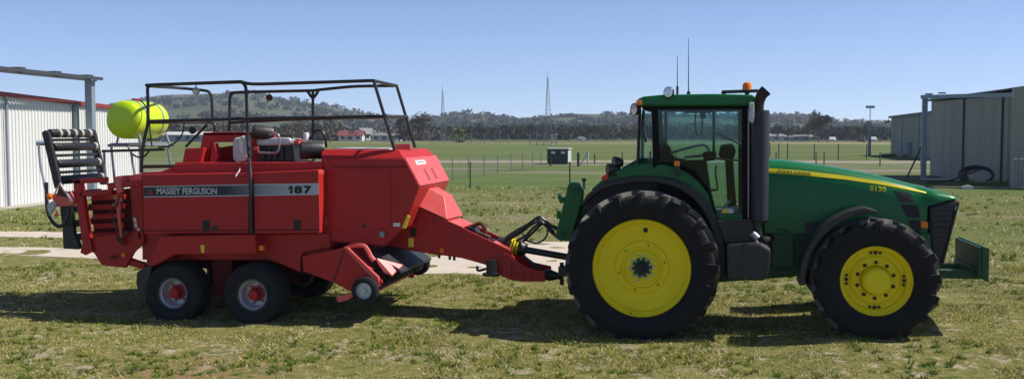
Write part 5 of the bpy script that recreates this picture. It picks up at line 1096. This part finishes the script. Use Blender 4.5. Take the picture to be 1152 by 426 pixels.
mb = MB(); mb.pp([(461.5, 256.5), (468.5, 256.5), (468.5, 265.5), (461.5, 265.5)], T0-.005, T0-.001); mb.build('notice', M['picket'], tgo)
mb = MB(); mb.pp([(495, 279), (499, 279), (499, 284), (495, 284)], T0-.02, T0-.001); mb.build('side_marker', M['orange'], tgo)
# jack stand
q = P(553, 300, T0-.08); mb = MB(); mb.tube([P(553, 292, T0-.08), P(553, 307, T0-.08)], .075, 12); mb.tube([P(553, 307, T0-.08), P(553, 309.5, T0-.08)], .13, 12); mb.tube(bez([P(547, 302, T0-.1), P(538, 304, T0-.12), P(537, 299, T0-.12)], 4), .02, 6); mb.build('jack_stand', M['black'], bl_, smooth=True)
mb = MB()
for px_ in (494, 506, 511): mb.tube([P(px_, 284+(px_-494)*.15, T0+.05), P(px_, 290+(px_-494)*.15, T0+.05)], .022, 6)
mb.tube([P(440, 277, T0+.05), P(494, 286, T0+.05)], .012, 5); mb.split('bracket', M['black'], bl_)
# drive shaft and hitch
mb = MB(); mb.tube([P(560, 273, 13.9), P(585, 279, 13.9)], .10, 14); mb.tube([P(584, 279, 13.9), P(592, 281, 13.9)], [.12, .085], 14); mb.tube([P(590, 280.5, 13.9), P(642, 289.5, 13.9)], .048, 12); ds = mb.build('drive_shaft', M['black'], bl_, smooth=True)
mb = MB()
for k in range(3): mb.tube([P(575+k*3.3, 276+k*.9, 13.9), P(576.8+k*3.3, 276.5+k*.9, 13.9)], .125-.006*k, 16)
mb.build('yellow_guard', M['yellow'], ds, smooth=True)
mb = MB(); mb.tube([P(612, 309, 13.9), P(618, 309, 13.9), P(627, 310, 13.9), P(634, 311, 13.9)], [.06, .085, .05, .04], 12); mb.tube([P(588, 287.5, 13.75), P(609, 303.5, 13.75)], .026, 8); mb.build('hitch', M['black'], bl_, smooth=True)
for i, L in enumerate(([(564, 272), (580, 262), (597, 250), (606, 244), (612, 247), (622, 255), (632, 262)], [(566, 273), (585, 262), (600, 251), (610, 250), (621, 262), (632, 268)], [(570, 275), (590, 266), (600, 256), (612, 250), (624, 262)], [(588, 262), (592, 270), (604, 273), (613, 268), (616, 258), (612, 250)], [(565, 270), (578, 261), (594, 252), (604, 246), (616, 252), (628, 256)], [(575, 279), (590, 270), (605, 256), (612, 252), (628, 268)])):
    mb = MB(); Yv = 13.75+.05*i; mb.tube(bez([P(a, b, Yv) for a, b in L], 6), .013 if i == 3 else .019, 7); mb.build('hydraulic_hose', M['hose'], bl_, smooth=True)
mb = MB(); mb.tube(bez([P(530, 256, 13.85), P(540, 251, 13.85), P(545, 256, 13.85), P(546, 262, 13.85)], 5), .03, 8); mb.pp([(536, 261), (550, 266), (549, 272), (536, 268)], 13.8, 13.95); mb.build('chain_guide', M['rust'], bl_, smooth=True)
# red superstructure
bpart('knotter_frame', [[(228.5, 149), (287, 148.5), (290, 160), (238, 160), (233, 180), (222, 182)]], M['red'], 13.55, 13.65, .01)
bpart('knotter_frame', [[(236, 151), (280, 151), (300, 185), (222, 185)]], M['red'], 14.6, 14.66, .01) if False else None
mb = MB(); mb.pp([(228.5, 149), (287, 148.5), (287, 152), (229, 152.5)], 13.55, 14.3); mb.pp([(252, 165), (285, 160), (300, 186), (236, 186)], 13.9, 14.1); mb.pp([(238, 161), (241, 161), (246, 178), (242, 182), (236, 181)], 13.5, 13.62); mb.build('knotter_hood', M['red'], bl_, bevel=.008)
bpart('twine_step', [[(208, 167), (229, 166), (226, 184), (205, 184)]], M['red'], 13.4, 14.4, .008)
bpart('deck_rail', [[(197, 182.6), (262, 181.5), (262, 186), (197, 187)]], M['red'], 13.3, 13.5, .004)
bpart('rear_upright', [[(276, 150), (308, 149), (310, 160), (278, 162)]], M['red'], 14.3, 14.36, .004)
# engine group
def hcyl(mb, p0, p1, r, n=20): mb.tube([p0, p1], r, n)
EG = 13.5
mb = MB(); mb.pp([(291, 163), (330, 162), (332, 184), (291, 184)], EG, EG+.5); 
for k in range(5): mb.pp([(294+k*7, 166), (298+k*7, 166), (298+k*7, 181), (294+k*7, 181)], EG-.03, EG)
eng = mb.build('auxiliary_engine', M['black'], bl_, bevel=.01)
mb = MB(); p0 = P(286, 148, EG-.1); mb.lathe((0, 0, 0), [(0, -.01), (.08, -.01), (.098, .01), (.102, .04), (.102, .26), (.09, .29), (0, .29)], 24, 'x'); o = mb.build('air_filter', M['plastic'], None, smooth=True); o.location = P(284, 148, EG-.1); o.rotation_euler = (0, .12, .5); o.parent = eng; o.location = o.location-wm(eng).translation
mb = MB(); mb.lathe((0, 0, 0), [(0, -.01), (.10, -.01), (.125, .01), (.125, .30), (.11, .33), (0, .33)], 24, 'x'); o = mb.build('cooling_shroud', M['plastic'], None, smooth=True); o.location = P(338, 169, EG-.15)-wm(eng).translation; o.rotation_euler = (0, 0, .45); o.parent = eng
mb = MB(); mb.pp([(288, 156.5), (291, 155), (325, 154.5), (328, 158), (326, 163.5), (288, 164)], EG-.06, EG+.4); mb.build('engine_cover', M['silver'], eng, bevel=.03)
mb = MB(); mb.tube(bez([P(303, 152, EG-.1), P(312, 151, EG-.12), P(314.5, 158, EG-.12), P(313.5, 168, EG-.12), P(309, 172, EG-.12), P(290, 171.5, EG-.12)], 6), .016, 8); mb.tube(bez([P(345, 182, EG-.1), P(352, 181, EG-.1), P(355, 172, EG-.05), P(362, 167, EG+.1)], 6), .020, 8); mb.split('pipe', M['steel'], eng, smooth=True)
mb = MB(); mb.tube(bez([P(349, 157, EG), P(354, 147.5, EG), P(362, 147.5, EG), P(366, 156, EG), P(367, 165, EG+.1)], 6), .018, 8); mb.tube(bez([P(312, 150.5, EG), P(326, 153, EG), P(341, 156, EG)], 5), .008, 6); mb.tube(bez([P(316, 152.5, EG), P(330, 155.5, EG), P(341, 158, EG)], 5), .008, 6); mb.split('engine_hose', M['hose'], eng, smooth=True)
q = P(344.3, 153, EG-.02); mb = MB(); mb.lathe(q, [(0, -.06), (.042, -.06), (.045, .02), (.038, .045), (0, .05)], 16, 'z'); mb.build('breather_cap', M['white'], eng, smooth=True)
q = P(304, 146, EG); mb = MB(); mb.tube([q-Vector((0, 0, .08)), q+Vector((0, 0, .05))], .012, 6); mb.build('dipstick', M['silver'], eng)
mb = MB(); mb.pp([(318, 158), (336, 157), (336, 162), (318, 164)], EG+.05, EG+.3); mb.pp([(285, 165), (290, 165), (290, 169), (285, 169)], EG-.14, EG-.08); mb.build('red_bracket', M['red_sunlit'], eng, bevel=.006)
mb = MB(); mb.pp([(261, 158), (264, 155), (270, 154), (273, 152), (277, 155), (278, 176), (275, 182), (265, 183), (261.5, 179)], 13.32, 13.52); dr = mb.build('plastic_drum', M['offwhite'], bl_, bevel=.03)
mb = MB(); mb.pp([(269, 158), (273, 158), (274, 172), (270, 172)], 13.31, 13.319); mb.build('label', M['white'], dr)
mb = MB(); mb.tube([P(268, 181, 13.35), P(268.5, 184.5, 13.35)], .03, 10); mb.build('tap', M['tank'], dr); mb = MB(); mb.tube(bez([P(269, 184, 13.3), P(270, 190, 13.0), P(266, 197, 12.85), P(265, 199, 12.84)], 5), .010, 6); mb.build('drum_hose', M['offwhite'], dr)
# safety rails
RN, RFY = 13.25, 14.65; rr_ = .024
def rail(L, Y, r=rr_, name='safety_rail', m='black', n=6):
    mb = MB(); pts = [P(a, b, Y if not isinstance(Y, list) else Y[i]) for i, (a, b) in enumerate(L)]; mb.tube(pts if len(pts) == 2 else bez(pts, n), r, 8); return mb.build(name, M[m], bl_, smooth=True)
rail([(159, 194), (159.5, 180), (162, 158), (166, 140), (166.5, 115), (166, 100), (168, 96.5), (174, 95.5), (271, 92.3)], RN)
rail([(164, 96), (262, 92.3), (271, 92.5), (275, 96), (277, 105), (279, 160), (281.5, 197), (283, 262)], [RN]*5+[RN, 12.86, 12.85])
rail([(167, 136.5), (277, 133.5), (350, 132.5), (434, 131)], RN); rail([(158.5, 187.5), (280, 185.5)], RN)
rail([(271, 92.3), (286, 94.6), (330, 93.6), (420, 90.8)], RN); rail([(420.5, 91), (444, 169)], RN)
rail([(420.5, 91), (446.4, 96.7)], [RN, RFY]); rail([(446.4, 97), (467, 166)], RFY); rail([(434, 131), (458, 131.3)], [RN, RFY]); rail([(446.4, 96.5), (400, 97.3), (370, 100), (352, 102)], RFY)
rail([(352, 102), (268, 104), (261, 106), (258.5, 113), (258, 147)], RFY); rail([(352, 102), (352, 157)], RFY); rail([(346, 103), (352, 110), (358, 103)], RFY)
rail([(168, 97), (200, 99), (230, 102), (236, 105), (238, 112), (239, 134)], [RN]+[RFY]*5); rail([(168, 137.7), (236, 138), (241, 140), (241.5, 148)], [RN]+[RFY]*3); rail([(258, 138), (340, 134), (458, 131.5)], RFY); rail([(209, 165), (233, 140)], 14.2, .02)
lamp(220.5, 102.5, 13.35, .055, .4, 'offwhite', bl_, 'hanging_lamp', .09); mb = MB(); mb.tube([P(220.5, 94, 13.3), P(220.5, 101, 13.3)], .008, 5); mb.build('lamp_hook', M['black'], bl_)
lamp(303, 110, RFY, .055, .2, 'rust', bl_, 'hanging_lamp', .06); mb = MB(); mb.tube([P(303, 102, RFY), P(303, 107, RFY)], .008, 5); mb.build('lamp_hook', M['black'], bl_)
lamp(216.5, 146.5, 14.2, .06, .3, 'plastic', bl_, 'work_lamp', .10)
rail([(207, 138), (206, 148), (200, 158), (190, 164), (178, 166)], 13.8, .012, 'cable')
rail([(144, 165), (150, 174), (160, 177), (168, 170)], 13.4, .014, 'cable')
# lime tank (axis across the machine)
tc_ = P(137.3, 134.6, 13.55); rt = .286; mb = MB()
mb.lathe((tc_.x, 13.55, tc_.z), [(0, -.02), (rt*.55, -.015), (rt*.86, .0), (rt*.97, .03), (rt, .08), (rt, .27), (rt*.985, .275), (rt*.985, .29), (rt, .295), (rt, .58), (rt*.985, .585), (rt*.985, .6), (rt, .605), (rt, .80), (rt*.95, .86), (rt*.7, .9), (0, .91)], 48); tk = mb.build('spray_tank', M['tank'], bl_, smooth=True)
for y in (.22, .68):
    mb = MB(); mb.tube([(tc_.x+(rt+.006)*math.cos(a), 13.55+y, tc_.z+(rt+.006)*math.sin(a)) for a in np.linspace(-.9, 4.0, 36)], .014, 6); mb.build('strap', M['silver'], tk, smooth=True)
mb = MB(); mb.lathe((tc_.x, 13.93, tc_.z+rt-.01), [(0, .05), (.055, .05), (.06, .035), (.06, 0)], 20, 'z'); mb.build('lid', M['redlens'], tk, smooth=True)
mb = MB(); mb.tube(bez([P(148, 111.5, 13.6), P(160, 115, 13.7), P(167, 128, 13.6), P(169, 150, 13.5), P(171, 165, 13.5)], 6), .011, 6); mb.build('tank_hose', M['hose'], tk, smooth=True)
mb = MB(); zt = tc_.z-rt-.10
x0, x1 = tc_.x-.27, tc_.x+.27
for yy in (13.6, 14.38):
    mb.tube([(x0, yy, zt), (x1+.1, yy, zt)], .022, 6); mb.tube([(tc_.x-.2, yy+.1, zt), (tc_.x-.15, yy+.1, tc_.z-.2)], .016, 6); mb.tube([(tc_.x+.24, yy+.1, zt), (tc_.x+.17, yy+.1, tc_.z-.2)], .02, 6)
    mb.tube([(x0+.05, yy, zt), (x0+.1, yy, zt-.65)], .018, 6); mb.tube([(x1, yy, zt), (x1+.06, yy, zt-.65)], .018, 6)
for xx in (x0, x1): mb.tube([(xx, 13.6, zt), (xx, 14.38, zt)], .02, 6)
mb.build('tank_stand', M['steel'], bl_, smooth=True)
mb = MB(); mb.box((x0, 13.65, zt+.02), (x1, 14.35, zt+.035)); mb.build('tank_tray', M['steelp'], bl_)
# rear: chute with rollers
CN0, CN1 = 13.35, 14.5
mb = MB(); mb.pp([(46.5, 149), (50, 146.5), (54, 148), (69, 212), (61, 212)], CN0-.05, CN0+.02); ch = mb.build('bale_chute', M['black'], bl_, bevel=.01)
mb = MB(); w2 = [(P(a, b, CN0).x, P(a, b, CN0).z) for a, b in [(46.5, 149), (50, 146.5), (54, 148), (69, 212), (61, 212)]]; mb.prism(w2, CN1, CN1+.07); mb.build('chute_beam', M['black'], ch, bevel=.01)
for i, (px_, py_, r_) in enumerate(((55.5, 150, .064), (59.5, 165.5, .064), (63.5, 184.5, .064), (67.5, 202.5, .066))):
    q = P(px_, py_, CN0+.03); mb = MB(); mb.lathe((q.x, CN0+.03, q.z), [(0, 0), (r_*.93, 0), (r_, .01), (r_, 1.09), (r_*.93, 1.10), (0, 1.1)], 24); ro = mb.build('roller', M['roller'], ch, smooth=True)
    mb = MB()
    if i == 0:
        for y in (.18, .36, .55, .72, .93): mb.lathe((q.x, CN0+.03, q.z), [(r_+.001, y), (r_+.003, y+.005), (r_+.003, y+.055), (r_+.001, y+.06)], 24, caps=False)
    else:
        mb.lathe((q.x, CN0+.03, q.z), [(r_+.001, 1.0), (r_+.002, 1.005), (r_+.002, 1.05), (r_+.001, 1.055)], 24, caps=False)
    mb.build('worn_band', M['whitetape'], ro, smooth=True)
for (a, b) in ((57.5, 157.5), (61.5, 175), (65.5, 194)):
    q = P(a, b, CN0+.08); mb = MB(); mb.tube([(q.x, CN0+.02, q.z), (q.x, CN1+.03, q.z)], .022, 8); mb.build('cross_bar', M['black'], ch)
for (a, b) in ((68, 220), (76, 236), (79, 252), (84, 267)):
    q = P(a, b, CN0+.05); mb = MB(); mb.lathe((q.x, CN0+.05, q.z), [(0, 0), (.055, 0), (.055, 1.0), (0, 1.0)], 20); mb.build('roller', M['roller'], ch, smooth=True)
mb = MB(); q0 = [(67, 232), (79, 226), (83, 262), (89.5, 278), (88, 280.5), (71, 279.5), (70, 256)]; mb.pp(q0, CN0-.05, CN0+.03); w2 = [(P(a, b, CN0).x, P(a, b, CN0).z) for a, b in q0]; mb.prism(w2, CN1-.1, CN1); mb.split('chute_side', M['black'], ch, bevel=.008)
mb = MB(); mb.tube([P(41, 161, CN0-.1), P(50, 161, CN0-.05)], .035, 8); mb.tube(bez([P(43.5, 162, CN0-.1), P(45.5, 185, CN0-.1), P(51, 212, CN0-.15), P(53, 235, CN0-.15)], 5), .018, 6); mb.build('chute_arm', M['steelp'], ch, smooth=True)
rail([(52, 205), (53, 232), (57, 246), (65, 254), (73, 251), (78, 238), (79, 224)], 13.15, .028, 'rear_hose', 'hose')
# red rear frame
RB = 13.1
mb = MB(); mb.pp([(82, 202.5), (90, 201.5), (100.5, 268), (92, 272)], RB, RB+.1); mb.pp([(82.5, 202), (119, 199), (119.5, 205), (83, 207)], RB, RB+.08); mb.pp([(89, 215.5), (125, 212.5), (125.5, 218), (90, 221)], RB, RB+.08)
mb.pp([(92, 268), (128, 264), (160, 258), (162, 272), (150, 284), (141, 301), (114, 298), (106, 285), (94, 276)], RB+.02, RB+.08); mb.pp([(93, 270), (101, 268), (104, 283), (96, 287), (90, 284), (92, 276)], RB-.03, RB+.0); mb.pp([(138, 288), (163, 297), (161, 303), (137, 296)], RB+.06, RB+.16)
fr_ = mb.build('rear_frame', M['red'], bl_, bevel=.008)
mb = MB(); w2 = [(P(a, b, RB).x, P(a, b, RB).z) for a, b in [(82, 202.5), (119, 200), (128, 264), (160, 258), (162, 272), (141, 301), (114, 298), (92, 272)]]; mb.prism(w2, 2*CY-RB-.08, 2*CY-RB); mb.build('frame_side', M['red'], fr_)
# ribbed chamber wall
bpart('chamber_core', [[(102, 216), (160, 210), (161, 268), (106, 270)]], M['dkframe'], RB+.30, BF-.2)
mb = MB()
for k in range(5): y = 220+k*10.5; mb.pp([(103+k*.7, y), (140, y-1.5), (140, y+4), (103.5+k*.7, y+5.5)], RB+.24, RB+.3)
mb.split('chamber_rib', M['red'], bl_, bevel=.006)
mb = MB(); mb.pp([(128, 199), (135, 197.5), (138, 216.5), (131, 218)], RB-.02, RB+.03); mb.pp([(137, 197.5), (143, 197), (143, 206), (138.5, 207)], RB+.1, RB+.16); mb.pp([(143.5, 197.5), (158, 195), (160, 204), (146, 206)], RB+.1, RB+.16); mb.split('bracket', M['red_sunlit'], bl_, bevel=.005)
mb = MB(); mb.pp([(120, 206), (160, 202), (160, 209), (121, 213)], RB, RB+.1); mb.pp([(146, 206), (160, 204), (161, 263), (150, 263)], RB+.05, RB+.2); mb.split('crossmember', M['red'], bl_, bevel=.006)
mb = MB(); mb.tube([P(131, 224, RB-.04), P(137, 268, RB-.04)], .022, 8); mb.tube(bez([P(136, 222, RB-.05), P(134.5, 240, RB-.06), P(136.5, 258, RB-.05)], 5), .018, 8); mb.build('tension_ram', M['red_sunlit'], bl_, smooth=True)
mb = MB()
for (a, b) in ((130, 222), (136, 226), (129, 230), (133, 268), (137, 272), (142, 262)): mb.tube([P(a, b, RB-.09), P(a+1, b+1, RB+.05)], .035, 8)
mb.tube(bez([P(128, 226, RB-.06), P(126, 240, RB-.06), P(131, 255, RB-.06), P(133, 266, RB-.06)], 5), .012, 6); mb.tube([P(124, 290, RB-.02), P(131, 288, RB-.02)], .02, 6); mb.split('fitting', M['rust'], bl_, smooth=True)
mb = MB()
for k in range(4): a, b = 149.5+k*2.2, 245+k*6; mb.pp([(a, b), (a+2.6, b-.5), (a+4.2, b+4), (a+1.6, b+4.8)] if k % 2 == 0 else [(a-.6, b), (a+2, b-.6), (a+2.8, b+4.4), (a+.2, b+5)], RB+.02, RB+.045)
mb.build('white_chain', M['white'], bl_)
mb = MB(); q = P(139, 286.5, RB); mb.lathe((q.x, RB-.01, q.z), [(0, 0), (.03, 0), (.03, .03)], 16); mb.build('marker', M['orange'], bl_)
mb = MB(); mb.pp([(57.5, 219), (79, 214.5), (83, 221), (82.5, 231), (62, 232.5)], RB-.05, RB+.02); mb.pp([(63.5, 236), (66, 243), (60.5, 243.5)], RB-.04, RB-.03); mb.build('lamp_bar', M['red_sunlit'], bl_, bevel=.006)
mb = MB(); mb.pp([(66.8, 206), (68, 206.5), (81, 226), (79.5, 227)], RB-.09, RB-.07); mb.pp([(66.8, 206), (60, 218), (61.5, 219)], RB-.09, RB-.07); tri = mb.build('hazard_triangle', M['white'], bl_)
mb = MB(); mb.pp([(67, 209), (76, 222), (63, 219.5)], RB-.08, RB-.06); mb.build('triangle_panel', M['rust'], tri)
mb = MB(); mb.pp([(51.5, 218), (55, 217), (56, 224), (53, 225)], RB-.12, RB-.05); mb.build('marker', M['orange'], bl_, bevel=.01)
mb = MB(); mb.pp([(52, 230), (58, 226), (62, 229), (60, 236), (56, 241), (53, 237)], RB-.10, RB-.04); mb.build('rag', M['offwhite'], bl_, bevel=.02)
rail([(115, 170), (185, 168)], 13.3, .02, 'rear_handrail'); rail([(117, 171), (119, 200)], 13.3, .018, 'rear_handrail', 'steelp'); rail([(147, 169), (152, 200)], 13.3, .018, 'rear_handrail', 'steelp'); rail([(189, 167), (193, 194)], 13.9, .018, 'rear_handrail', 'steel')

# ------------------------------------------------------------------ haze
mb = MB(); mb.box((-3500, -150, -1.2), (3500, 2800, 160)); hz = mb.build('haze', M['ground']); hz.data.materials.clear()
m = bpy.data.materials.new('haze'); m.use_nodes = True; t = m.node_tree; t.nodes.clear(); o_ = t.nodes.new('ShaderNodeOutputMaterial'); v = t.nodes.new('ShaderNodeVolumePrincipled')
v.inputs['Color'].default_value = (.75, .85, 1, 1); v.inputs['Density'].default_value = .00021; v.inputs['Anisotropy'].default_value = .1; t.links.new(v.outputs[0], o_.inputs['Volume']); hz.data.materials.append(m); tag(hz, 'thin blue distance haze over the fields and hills', 'haze', kind='stuff')
